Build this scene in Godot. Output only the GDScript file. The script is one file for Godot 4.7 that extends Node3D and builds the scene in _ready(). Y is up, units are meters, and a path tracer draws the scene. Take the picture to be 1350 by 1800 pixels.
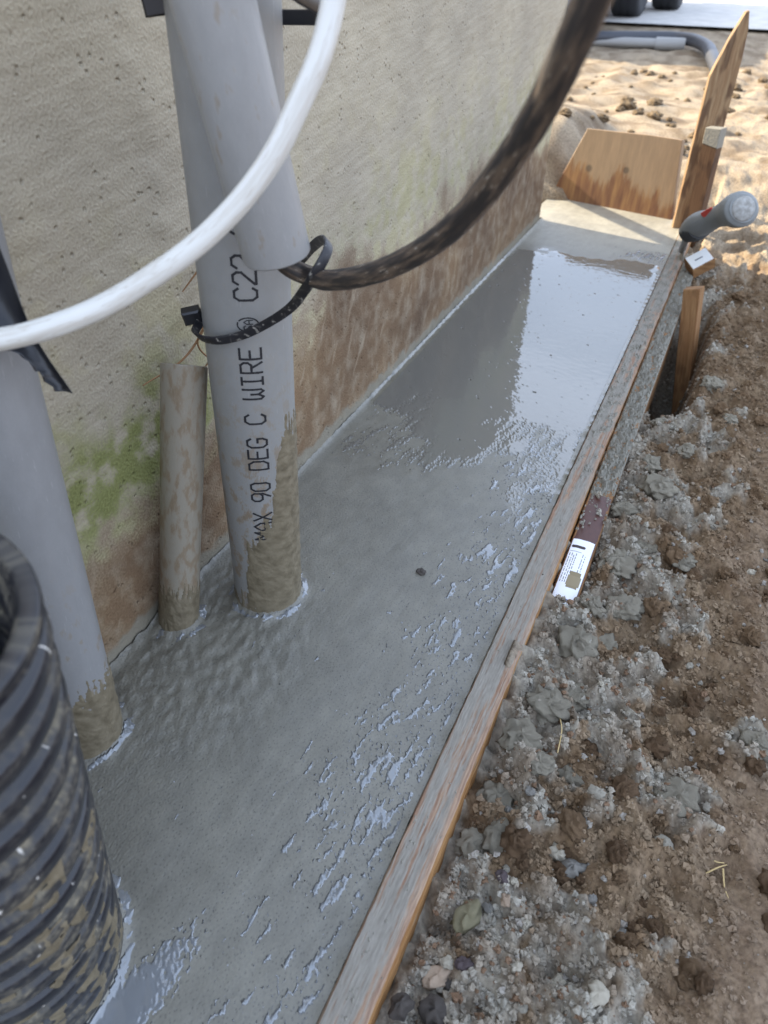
extends Node3D

# ------------------------------------------------------------------ helpers
var M := {}
var used := {}
var rng := RandomNumberGenerator.new()

func noise(sd: int, freq: float, oct := 4, kind := FastNoiseLite.TYPE_SIMPLEX_SMOOTH) -> FastNoiseLite:
	var n := FastNoiseLite.new()
	n.seed = sd
	n.frequency = freq
	n.noise_type = kind
	n.fractal_type = FastNoiseLite.FRACTAL_FBM if oct > 1 else FastNoiseLite.FRACTAL_NONE
	n.fractal_octaves = oct
	if kind == FastNoiseLite.TYPE_CELLULAR:
		n.cellular_return_type = FastNoiseLite.RETURN_DISTANCE
		n.cellular_jitter = 1.0
	return n

func ss(a: float, b: float, x: float) -> float:
	return smoothstep(a, b, x)

func numbered(called: String) -> String:
	var k: int = used.get(called, 0)
	used[called] = k + 1
	return called if k == 0 else "%s_%03d" % [called, k]

func tag(o: Node, label: String, category := "", group := "", kind := "") -> void:
	if label: o.set_meta("label", label)
	if category: o.set_meta("category", category)
	if group: o.set_meta("group", group)
	if kind: o.set_meta("kind", kind)

func thing(called: String, label: String, category: String, at := Vector3.ZERO, group := "") -> Node3D:
	var o := Node3D.new()
	o.name = numbered(called)
	add_child(o)
	o.position = at
	tag(o, label, category, group)
	return o

func part(called: String, mesh: Mesh, mat: Material, parent: Node3D, at := Vector3.ZERO) -> MeshInstance3D:
	var o := MeshInstance3D.new()
	o.name = called
	o.mesh = mesh
	o.material_override = mat
	o.position = at
	parent.add_child(o, true)
	return o

func single(called: String, mesh: Mesh, mat: Material, label: String, category: String, at := Vector3.ZERO, group := "", kind := "") -> MeshInstance3D:
	var o := MeshInstance3D.new()
	o.name = numbered(called)
	o.mesh = mesh
	o.material_override = mat
	o.position = at
	add_child(o)
	tag(o, label, category, group, kind)
	return o

# front faces run clockwise; normals are summed over the faces that share a vertex
func make(v: PackedVector3Array, idx: PackedInt32Array, uv := PackedVector2Array(), col := PackedColorArray(), flat := false) -> ArrayMesh:
	if flat:
		var v2 := PackedVector3Array()
		var u2 := PackedVector2Array()
		var c2 := PackedColorArray()
		for i in idx:
			v2.append(v[i])
			if uv.size(): u2.append(uv[i])
			if col.size(): c2.append(col[i])
		v = v2
		uv = u2
		col = c2
		idx = PackedInt32Array(range(v.size()))
	var nn := PackedVector3Array()
	nn.resize(v.size())
	for t in range(0, idx.size(), 3):
		var a := idx[t]
		var b := idx[t + 1]
		var c := idx[t + 2]
		var f := (v[c] - v[a]).cross(v[b] - v[a])
		nn[a] += f
		nn[b] += f
		nn[c] += f
	for i in nn.size():
		nn[i] = nn[i].normalized() if nn[i].length_squared() > 1e-24 else Vector3.UP
	var arr := []
	arr.resize(Mesh.ARRAY_MAX)
	arr[Mesh.ARRAY_VERTEX] = v
	arr[Mesh.ARRAY_NORMAL] = nn
	arr[Mesh.ARRAY_INDEX] = idx
	if uv.size(): arr[Mesh.ARRAY_TEX_UV] = uv
	if col.size(): arr[Mesh.ARRAY_COLOR] = col
	var m := ArrayMesh.new()
	m.add_surface_from_arrays(Mesh.PRIMITIVE_TRIANGLES, arr)
	return m

# quads of a grid of nu x nv vertices (index = j * nu + i), facing du x dv turned by flip
func grid_index(nu: int, nv: int, flip := false, keep := PackedByteArray()) -> PackedInt32Array:
	var idx := PackedInt32Array()
	for j in nv - 1:
		for i in nu - 1:
			var a := j * nu + i
			if keep.size() and keep[a] + keep[a + 1] + keep[a + nu] + keep[a + nu + 1] == 0:
				continue
			if flip:
				idx.append_array([a, a + nu, a + 1, a + 1, a + nu, a + nu + 1])
			else:
				idx.append_array([a, a + 1, a + nu, a + 1, a + nu + 1, a + nu])
	return idx

func smooth_path(pts: Array, step: float) -> PackedVector3Array:
	var c := Curve3D.new()
	c.bake_interval = step
	for i in pts.size():
		var p: Vector3 = pts[i]
		var a: Vector3 = pts[maxi(i - 1, 0)]
		var b: Vector3 = pts[mini(i + 1, pts.size() - 1)]
		var t := (b - a).normalized()
		var l0 := (p - a).length() / 3.0
		var l1 := (b - p).length() / 3.0
		c.add_point(p, -t * l0, t * l1)
	return c.get_baked_points()

# a round tube along a path; radius(length so far, share of length, angle) ; uv = (share round, metres along)
func tube(path: PackedVector3Array, radius: Callable, sides: int, caps := true) -> ArrayMesh:
	var v := PackedVector3Array()
	var uv := PackedVector2Array()
	var n := path.size()
	var total := 0.0
	for i in n - 1: total += path[i].distance_to(path[i + 1])
	var t0 := (path[1] - path[0]).normalized()
	var side := t0.cross(Vector3(0.31, 0.9, 0.2)).normalized()
	var along := 0.0
	for i in n:
		var t := (path[mini(i + 1, n - 1)] - path[maxi(i - 1, 0)]).normalized()
		side = (side - t * side.dot(t)).normalized()
		var up := t.cross(side)
		if i > 0: along += path[i].distance_to(path[i - 1])
		for k in sides + 1:
			var a := TAU * k / sides
			var r: float = radius.call(along, along / total, a if k < sides else 0.0)
			v.append(path[i] + (side * cos(a) + up * sin(a)) * r)
			uv.append(Vector2(float(k) / sides, along))
	var idx := grid_index(sides + 1, n, true)
	if caps:
		for e in 2:
			var row := 0 if e == 0 else n - 1
			var c := v.size()
			v.append(path[row])
			uv.append(Vector2(0.5, 0.0))
			var first := v.size()
			for k in sides + 1:
				v.append(v[row * (sides + 1) + k])
				uv.append(uv[row * (sides + 1) + k])
			for k in sides:
				if e == 0: idx.append_array([c, first + k, first + k + 1])
				else: idx.append_array([c, first + k + 1, first + k])
	return make(v, idx, uv)

# a solid of revolution round +y from (radius, height) pairs; uv = (share round, height)
func lathe(prof: Array, sides: int) -> ArrayMesh:
	var v := PackedVector3Array()
	var uv := PackedVector2Array()
	for p in prof:
		for k in sides + 1:
			var a := TAU * k / sides
			v.append(Vector3(cos(a) * p.x, p.y, -sin(a) * p.x))
			uv.append(Vector2(float(k) / sides, p.y))
	return make(v, grid_index(sides + 1, prof.size(), true), uv)

# turns +y to the direction a to b
func stand(a: Vector3, b: Vector3) -> Basis:
	var y := (b - a).normalized()
	var x := y.cross(Vector3(0, 0, 1)).normalized()
	return Basis(x, y, x.cross(y))

# a board swept along its length with chamfered, slightly uneven edges; uv = (metres along, share round: top, right, bottom, left)
func board_mesh(a: Vector3, b: Vector3, w: float, h: float, seg: int, ch: float, wob: float, sd: int, drop = null) -> ArrayMesh:
	var n := noise(sd, 1.0, 3)
	var t := (b - a).normalized()
	var right := t.cross(Vector3.UP).normalized()
	var up := right.cross(t)
	# profile from the left top corner, across the top, down the right side
	var P := [[-w / 2 + ch, 0.0, 0.0], [-w / 4, 0.0, 0.06], [0.0, 0.0, 0.125], [w / 4, 0.0, 0.19], [w / 2 - ch, 0.0, 0.25], [w / 2, -ch, 0.27], [w / 2, -h * 0.3, 0.36], [w / 2, -h + ch, 0.5], [w / 2 - ch, -h, 0.52], [-w / 2 + ch, -h, 0.73], [-w / 2, -h + ch, 0.75], [-w / 2, -ch, 0.98], [-w / 2 + ch, 0.0, 1.0]]
	var v := PackedVector3Array()
	var uv := PackedVector2Array()
	var L := a.distance_to(b)
	for j in seg + 1:
		var s := L * j / seg
		for q in P:
			var p: Vector3 = a + t * s + right * q[0] + up * q[1]
			var k := Vector3(n.get_noise_2d(s * 40.0, q[2] * 9.0), n.get_noise_2d(s * 40.0 + 50.0, q[2] * 9.0), 0.0) * wob
			if q[2] == 1.0:
				k = Vector3(n.get_noise_2d(s * 40.0, 0.0), n.get_noise_2d(s * 40.0 + 50.0, 0.0), 0.0) * wob
			p += right * k.x + up * k.y
			if drop != null: p.y += drop.call(s) * (1.0 if q[1] > -h * 0.2 else 0.0)
			v.append(p)
			uv.append(Vector2(s, q[2]))
	var m := P.size()
	var idx := grid_index(m, seg + 1, true)
	for e in 2:
		var row := 0 if e == 0 else seg
		var c := v.size()
		v.append((v[row * m + 2] + v[row * m + 8] + v[row * m + 9]) / 3.0)
		uv.append(Vector2(0.1, 0.6))
		var first := v.size()
		for k in m:
			v.append(v[row * m + k])
			uv.append(Vector2(0.1 + 0.02 * sin(k), 0.6 + 0.02 * cos(k)))
		for k in m - 1:
			if e == 0: idx.append_array([c, first + k, first + k + 1])
			else: idx.append_array([c, first + k + 1, first + k])
	return make(v, idx, uv)

# a flat outline given thickness and small chamfers: outline in (along u, along v) metres; uv = (v, u) metres so that grain runs along v
func slab_prism(outline: Array, o: Vector3, ux: Vector3, uy: Vector3, thick: float, ch := 0.0012) -> ArrayMesh:
	var nrm := ux.cross(uy).normalized()
	var c := Vector2.ZERO
	for q in outline: c += q
	c /= outline.size()
	var rings := [[1, thick / 2], [0, thick / 2 - ch], [0, -thick / 2 + ch], [1, -thick / 2]]
	var v := PackedVector3Array()
	var uv := PackedVector2Array()
	var idx := PackedInt32Array()
	var n := outline.size()
	var put := func(q: Vector2, d: float) -> void:
		v.append(o + ux * q.x + uy * q.y + nrm * d)
		uv.append(Vector2(q.y + d, q.x + d))
	var shrink := func(q: Vector2, on: int) -> Vector2:
		return q + (c - q).normalized() * ch * 1.3 if on == 1 else q
	for r in 3:
		for i in n:
			var q0: Vector2 = outline[i]
			var q1: Vector2 = outline[(i + 1) % n]
			var f := v.size()
			put.call(shrink.call(q0, rings[r][0]), rings[r][1])
			put.call(shrink.call(q1, rings[r][0]), rings[r][1])
			put.call(shrink.call(q0, rings[r + 1][0]), rings[r + 1][1])
			put.call(shrink.call(q1, rings[r + 1][0]), rings[r + 1][1])
			idx.append_array([f, f + 1, f + 2, f + 1, f + 3, f + 2])
	for e in 2:
		var f := v.size()
		for i in n: put.call(shrink.call(outline[i], 1), thick / 2 if e == 0 else -thick / 2)
		for i in range(1, n - 1):
			if e == 0: idx.append_array([f, f + i + 1, f + i])
			else: idx.append_array([f, f + i, f + i + 1])
	var m := make(v, idx, uv, PackedColorArray(), true)
	return m

# an uneven lump: a sphere of points pushed about by noise
func rock_mesh(sd: int, rough: float, facet: float, rings := 9, sides := 14, flat := false) -> ArrayMesh:
	var n := noise(sd, 0.9, 3)
	var cell := noise(sd + 7, 1.1, 1, FastNoiseLite.TYPE_CELLULAR)
	var v := PackedVector3Array()
	var col := PackedColorArray()
	for j in rings + 1:
		for i in sides + 1:
			var a := TAU * (i % sides) / sides
			var e := PI * j / rings
			var d := Vector3(sin(e) * cos(a), cos(e), sin(e) * sin(a))
			var r := 1.0 + n.get_noise_3dv(d * 1.6) * rough + cell.get_noise_3dv(d * 1.3) * facet + n.get_noise_3dv(d * 5.0) * rough * 0.45 + n.get_noise_3dv(d * 11.0) * rough * 0.30
			v.append(d * r)
	return make(v, grid_index(sides + 1, rings + 1, true), PackedVector2Array(), PackedColorArray(), flat)

func image_tex(w: int, h: int, data: PackedByteArray) -> ImageTexture:
	return ImageTexture.create_from_image(Image.create_from_data(w, h, false, Image.FORMAT_RGB8, data))

func float_tex(w: int, h: int, data: PackedFloat32Array) -> ImageTexture:
	return ImageTexture.create_from_image(Image.create_from_data(w, h, false, Image.FORMAT_RF, data.to_byte_array()))

func noise_tex(n: FastNoiseLite, size: int, ramp: Array = [], normal := false) -> NoiseTexture2D:
	var t := NoiseTexture2D.new()
	t.noise = n
	t.width = size
	t.height = size
	t.seamless = true
	t.normalize = true
	if ramp.size():
		var g := Gradient.new()
		var offs := PackedFloat32Array()
		var cols := PackedColorArray()
		for r in ramp:
			offs.append(r[0])
			cols.append(r[1])
		g.offsets = offs
		g.colors = cols
		t.color_ramp = g
	return t

func mat(c: Color, rough := 0.7, metal := 0.0) -> StandardMaterial3D:
	var m := StandardMaterial3D.new()
	m.albedo_color = c
	m.roughness = rough
	m.metallic = metal
	return m

func bump(m: StandardMaterial3D, t: Texture2D, cm: float) -> void:
	m.heightmap_enabled = true
	m.heightmap_texture = t
	m.heightmap_scale = cm

func tri(m: StandardMaterial3D, per_metre: float, world := false) -> void:
	m.uv1_triplanar = true
	m.uv1_world_triplanar = world
	m.uv1_scale = Vector3.ONE * per_metre

func rgb(r: float, g: float, b: float) -> Color:
	return Color(r / 255.0, g / 255.0, b / 255.0)

# ------------------------------------------------------------------ the place
const BED_W := 0.282          # from wall face to the form board
const Z_NEAR := 0.14
const Z_END := -1.78
const FACE := Vector3(0.5797, 0.0, 0.8140)    # the way the print on the conduit points
const PIPES := [[0.0725, -0.3795, 0.0302], [0.0185, -0.315, 0.0167], [0.0285, -0.190, 0.0255], [0.1083, -0.0532, 0.0555]]

func _ready() -> void:
	rng.seed = 20240
	setup_camera_and_light()
	make_materials()
	build_ground()
	build_road()
	build_bed()
	build_wall()
	build_conduits()
	build_cables()
	build_drain_pipe()
	build_form()
	build_tools()
	build_dirt()
	build_background()

func setup_camera_and_light() -> void:
	var cam := Camera3D.new()
	cam.name = "camera"
	add_child(cam)
	cam.position = Vector3(0.372, 0.48, 0.0)
	cam.rotation_degrees = Vector3(-39.3, 25.3, 0.0)
	var at := CameraAttributesPhysical.new()
	at.frustum_focal_length = 16.667
	at.frustum_near = 0.02
	at.frustum_far = 400.0
	at.frustum_focus_distance = 0.6
	at.exposure_aperture = 6.6
	cam.attributes = at
	cam.fov = 71.51
	cam.near = 0.02
	cam.far = 400.0
	cam.current = true

	var sky_m := ProceduralSkyMaterial.new()
	sky_m.sky_top_color = Color(0.71, 0.80, 0.94)
	sky_m.sky_horizon_color = Color(1.03, 1.10, 1.22)
	sky_m.sky_curve = 0.45
	sky_m.ground_bottom_color = Color(0.36, 0.32, 0.27)
	sky_m.ground_horizon_color = Color(0.55, 0.52, 0.47)
	sky_m.sun_angle_max = 60.0
	sky_m.sun_curve = 0.8
	sky_m.energy_multiplier = 1.0
	# thin streaks of high cloud
	var cn := noise(5, 0.012, 5)
	var W := 512
	var cover := Image.create(W, W / 2, false, Image.FORMAT_RGBA8)
	for j in W / 2:
		var el := PI * (0.5 - float(j) / (W / 2))
		for i in W:
			var az := TAU * i / W
			var d := Vector3(cos(az) * cos(el), maxf(sin(el), 0.0), sin(az) * cos(el))
			var k := d / (d.y + 0.25)
			var c := ss(-0.15, 0.45, cn.get_noise_3d(k.x * 90.0, 0.0, k.z * 40.0)) if el > 0.0 else 0.0
			cover.set_pixel(i, j, Color(0.92, 0.94, 1.0, c * 0.75))
	sky_m.sky_cover = ImageTexture.create_from_image(cover)
	sky_m.sky_cover_modulate = Color(1, 1, 1, 0.7)
	var sky := Sky.new()
	sky.sky_material = sky_m
	var env := Environment.new()
	env.background_mode = Environment.BG_SKY
	env.sky = sky
	env.background_energy_multiplier = 0.72
	env.tonemap_mode = Environment.TONE_MAPPER_LINEAR
	env.tonemap_exposure = 2.75
	env.sdfgi_enabled = true
	env.ssao_enabled = true
	env.ssil_enabled = true
	var we := WorldEnvironment.new()
	we.name = "environment"
	we.environment = env
	add_child(we)

	var sun := DirectionalLight3D.new()
	sun.name = "sun"
	add_child(sun)
	var el := deg_to_rad(29.0)
	var h := Vector2(0.98, 0.196)
	sun.look_at_from_position(Vector3.ZERO, Vector3(h.x * cos(el), -sin(el), h.y * cos(el)))
	sun.light_energy = 1.6
	sun.light_angular_distance = 0.5
	sun.light_color = Color(1.0, 0.95, 0.86)
	sun.shadow_enabled = true

func make_materials() -> void:
	var fine := noise(11, 0.05, 4)
	var grain := noise_tex(fine, 512, [[0.0, rgb(205, 205, 205)], [0.5, rgb(235, 235, 235)], [1.0, rgb(255, 255, 255)]])
	var rough_h := noise_tex(noise(12, 0.03, 5), 512)
	M.rough_h = rough_h
	# soil: vertex colours times grain
	var soil := mat(Color.WHITE, 0.92)
	soil.vertex_color_use_as_albedo = true
	soil.albedo_texture = noise_tex(noise(13, 0.035, 5), 1024, [[0.0, rgb(150, 145, 140)], [0.35, rgb(205, 200, 196)], [0.6, rgb(240, 236, 230)], [1.0, rgb(255, 255, 255)]])
	tri(soil, 5.0, true)
	bump(soil, noise_tex(noise(14, 0.05, 5), 1024), 0.14)
	soil.metallic_specular = 0.3
	M.soil = soil
	var crumb := mat(Color.WHITE, 0.95)
	crumb.vertex_color_use_as_albedo = true
	crumb.metallic_specular = 0.25
	M.crumb = crumb
	for s in [["stone_grey", rgb(140, 136, 128)], ["stone_dark", rgb(92, 85, 79)], ["stone_purple", rgb(98, 86, 86)], ["stone_tan", rgb(196, 172, 148)], ["stone_pale", rgb(196, 186, 166)], ["stone_olive", rgb(142, 134, 106)], ["stone_light", rgb(168, 160, 144)], ["clod", rgb(148, 120, 90)], ["clod_dark", rgb(130, 103, 76)], ["cement_lump", rgb(178, 168, 148)], ["dry_clod", rgb(132, 112, 86)]]:
		var m := mat(s[1], 0.85)
		m.albedo_texture = grain
		m.metallic_specular = 0.35
		tri(m, 14.0)
		bump(m, rough_h, 0.12 if not s[0].begins_with("stone") else 0.03)
		M[s[0]] = m
	var cs := mat(rgb(124, 114, 94), 0.6)
	cs.albedo_texture = noise_tex(noise(17, 0.012, 5), 512, [[0.0, rgb(185, 180, 170)], [0.4, rgb(225, 222, 214)], [0.7, rgb(250, 248, 244)], [1.0, rgb(255, 255, 255)]])
	tri(cs, 12.0)
	bump(cs, rough_h, 0.05)
	M.smear = cs
	var cb := mat(rgb(140, 134, 120), 0.75)
	cb.albedo_texture = grain
	tri(cb, 12.0)
	bump(cb, rough_h, 0.06)
	M.board_cement = cb
	M.black_rubber = mat(rgb(44, 40, 38), 0.45)
	M.black_plastic = mat(rgb(26, 26, 29), 0.35)
	M.ink = mat(rgb(30, 29, 32), 0.6)
	M.root = mat(rgb(140, 105, 72), 0.9)
	M.straw = mat(rgb(190, 165, 115), 0.8)
	M.wood = wood_material(21, rgb(150, 126, 94), 0.6)
	M.wood_dark = wood_material(22, rgb(96, 72, 50), 0.5)
	M.wood_tan = wood_material(23, rgb(150, 116, 78), 0.3)

# grain runs along u; u repeats each 0.6 m and v each 0.15 m
func wood_material(sd: int, base: Color, stain: float) -> StandardMaterial3D:
	var w := 1024
	var h := 256
	var n1 := noise(sd, 1.0, 4)
	var n2 := noise(sd + 50, 1.0, 3)
	var data := PackedByteArray()
	data.resize(w * h * 3)
	var hd := PackedFloat32Array()
	hd.resize(w * h)
	for j in h:
		for i in w:
			var u := float(i) / w
			var y := float(j) / h
			var g := n1.get_noise_2d(u * 5.0, y * 34.0 + 2.0 * n2.get_noise_2d(u * 3.0, y * 2.0))
			var f := n1.get_noise_2d(u * 30.0, y * 160.0 + 20.0)
			var s := ss(0.0, 0.4, n2.get_noise_2d(u * 7.0 + 9.0, y * 5.0)) * stain
			var k := 0.93 + 0.13 * g + 0.08 * f
			var p := (j * w + i) * 3
			data[p] = clampi(int(255.0 * base.r * k * (1.0 - 0.45 * s)), 0, 255)
			data[p + 1] = clampi(int(255.0 * base.g * (k - 0.04 + 0.06 * g) * (1.0 - 0.5 * s)), 0, 255)
			data[p + 2] = clampi(int(255.0 * base.b * (k - 0.06 + 0.10 * g) * (1.0 - 0.5 * s)), 0, 255)
			hd[j * w + i] = 0.5 + 0.3 * g + 0.25 * f
	var m := mat(Color.WHITE, 0.7)
	m.albedo_texture = image_tex(w, h, data)
	bump(m, float_tex(w, h, hd), 0.05)
	m.uv1_scale = Vector3(1.0 / 0.6, 1.0 / 0.15, 1.0)
	m.metallic_specular = 0.35
	return m

# ------------------------------------------------------------------ ground
var g_low := noise(31, 5.0, 3)
var g_mid := noise(32, 24.0, 4)
var g_cell := noise(33, 55.0, 1, FastNoiseLite.TYPE_CELLULAR)
var g_cell2 := noise(34, 130.0, 1, FastNoiseLite.TYPE_CELLULAR)
var g_fine := noise(35, 160.0, 2)
var g_spill := noise(36, 16.0, 4)
var g_paste := noise(37, 38.0, 3)
var g_paste2 := noise(38, 40.0, 2)

func spill(x: float, z: float) -> float:
	# how far fresh cement was spilled on the soil here, 0 to 1
	var reach := 0.055 + 0.03 * g_low.get_noise_2d(z * 2.0, 3.0)
	if z < -0.35 and z > -0.95: reach += 0.025
	if z > -0.24: reach += 0.03
	var k := (0.315 + reach - x) * 14.0 + g_spill.get_noise_2d(x, z) * 2.2
	for b in [[0.452, -0.34, 0.028], [0.50, -0.41, 0.02], [0.43, -0.165, 0.02], [0.405, -0.20, 0.03], [0.395, -0.43, 0.028], [0.45, -0.17, 0.015]]:
		var d := Vector2(x - b[0], z - b[1]).length() / float(b[2])
		k = maxf(k, (1.0 - d) * 1.6 + g_spill.get_noise_2d(x * 2.0, z * 2.0) * 1.2)
	return ss(-0.1, 0.25, k) if z > -1.5 else 0.0

func ground_h(x: float, z: float) -> float:
	if x < 0.297 and z > -1.735 or x < 0.0 and z > -1.72 and x > -0.03:
		return -0.12
	var low := g_low.get_noise_2d(x, z)
	var y := -0.026 + 0.014 * low + 0.03 * ss(0.42, 0.75, x) + 0.05 * ss(0.8, 3.0, x)
	# a step of trodden, smoother soil towards the right
	var worn := ss(0.44, 0.52, x + 0.04 * low + (z + 0.4) * 0.05)
	var near := ss(0.02, -0.05, absf(x - 0.42) - 0.5) * ss(-2.6, -1.2, z)
	var c := g_cell.get_noise_2d(x, z) * 0.5 + 0.5
	var c2 := g_cell2.get_noise_2d(x, z) * 0.5 + 0.5
	var lump := (0.5 - c) * 0.016 + (0.5 - c2) * 0.006 + g_mid.get_noise_2d(x, z) * 0.018 + g_fine.get_noise_2d(x, z) * 0.0008
	y += lump * lerpf(1.0, 0.45, worn) * lerpf(0.25, 1.0, ss(0.70, 0.60, x))
	var sp := spill(x, z)
	if sp > 0.0:
		var rg := 1.0 - absf(g_paste.get_noise_2d(x, z)) * 2.0
		y += sp * (0.003 + 0.012 * g_paste2.get_noise_2d(x, z) + 0.003 * rg)
	y -= 0.022 * exp(-pow((x - 0.325) / 0.022, 2.0) - pow((z + 0.56) / 0.06, 4.0))
	y -= 0.012 * exp(-pow((x - 0.31) / 0.022, 2.0)) * ss(-0.42, -0.25, z)
	# the hollow beside the braced stake
	y -= 0.22 * exp(-pow((x - 0.352) / 0.030, 4.0) - pow((z + 1.10) / 0.17, 6.0))
	# higher ground beyond the end of the form
	var far := ss(-1.66, -1.95, z)
	if x > 0.33: far = ss(-1.45, -2.0, z)
	y = lerpf(y, 0.055 + 0.018 * low + 0.0025 * g_mid.get_noise_2d(x, z) + 0.007 * g_mid.get_noise_2d(x * 0.4, z * 0.4), far)
	y += 0.085 * ss(0.06, -0.06, x) * ss(-1.70, -1.84, z) * ss(-2.5, -1.9, z)
	y = lerpf(y, 0.045 + 0.006 * low, ss(-3.2, -5.0, z))
	return y

func soil_color(x: float, z: float) -> Color:
	var a := g_mid.get_noise_2d(x + 3.0, z)
	var b := g_low.get_noise_2d(x * 1.7 + 9.0, z * 1.7)
	var c := Color(0.180, 0.118, 0.068).lerp(Color(0.275, 0.203, 0.132), clampf(0.5 + 0.9 * a, 0.0, 1.0))
	var worn := ss(0.44, 0.52, x + 0.04 * g_low.get_noise_2d(x, z) + (z + 0.4) * 0.05)
	c = c.lerp(Color(0.30, 0.228, 0.165), 0.65 * worn)
	c = c.lerp(Color(0.37, 0.34, 0.28), spill(x, z) * clampf(0.75 + 0.8 * a, 0.3, 1.0))
	# dry fill beyond the form, its colour also lightened for the sunlight there
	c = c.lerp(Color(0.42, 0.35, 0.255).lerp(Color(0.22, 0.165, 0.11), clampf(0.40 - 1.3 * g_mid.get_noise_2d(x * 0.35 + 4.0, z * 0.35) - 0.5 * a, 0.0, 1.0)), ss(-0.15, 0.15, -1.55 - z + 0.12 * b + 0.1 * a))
	return c

func steps(list: Array) -> PackedFloat32Array:
	var out := PackedFloat32Array()
	for s in list:
		var n := int(absf(s[1] - s[0]) / float(s[2]))
		for i in n: out.append(lerpf(s[0], s[1], float(i) / n))
	out.append(list[-1][1])
	return out

func build_ground() -> void:
	var X := steps([[-120.0, -20.0, 25.0], [-20.0, -2.0, 2.0], [-2.0, -0.6, 0.08], [-0.6, 0.28, 0.02], [0.28, 0.62, 0.0033], [0.62, 1.3, 0.02], [1.3, 4.0, 0.2], [4.0, 20.0, 2.0], [20.0, 120.0, 25.0]])
	var Z := steps([[40.0, 2.0, 4.0], [2.0, 0.15, 0.1], [0.15, -1.4, 0.0036], [-1.4, -3.6, 0.013], [-3.6, -8.0, 0.08], [-8.0, -20.0, 1.0], [-20.0, -200.0, 30.0]])
	var v := PackedVector3Array()
	var col := PackedColorArray()
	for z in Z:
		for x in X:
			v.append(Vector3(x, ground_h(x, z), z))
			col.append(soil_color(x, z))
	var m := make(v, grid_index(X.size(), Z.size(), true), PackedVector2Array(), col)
	single("ground", m, M.soil, "brown crumbly soil beside the form and dry dirt beyond it coloured paler for the sun", "", Vector3.ZERO, "", "structure")

func build_road() -> void:
	var m := mat(rgb(205, 200, 192), 0.85)
	m.albedo_texture = noise_tex(noise(41, 0.02, 5), 512, [[0.0, rgb(220, 220, 220)], [1.0, rgb(255, 255, 255)]])
	tri(m, 0.7, true)
	var v := PackedVector3Array()
	var X := steps([[-60.0, 60.0, 2.0]])
	var Z := steps([[-5.1, -14.0, 0.5]])
	var n := noise(42, 0.4, 3)
	for j in Z.size():
		for x in X:
			v.append(Vector3(x, 0.062 + 0.002 * n.get_noise_2d(x, Z[j]), Z[j] + 0.25 * x * 0.3 + (0.12 * n.get_noise_2d(x * 8.0, 0.0) if j == 0 else 0.0)))
	single("road", make(v, grid_index(X.size(), Z.size(), true)), m, "pale sunlit concrete road beyond the dirt", "", Vector3.ZERO, "", "structure")

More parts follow.
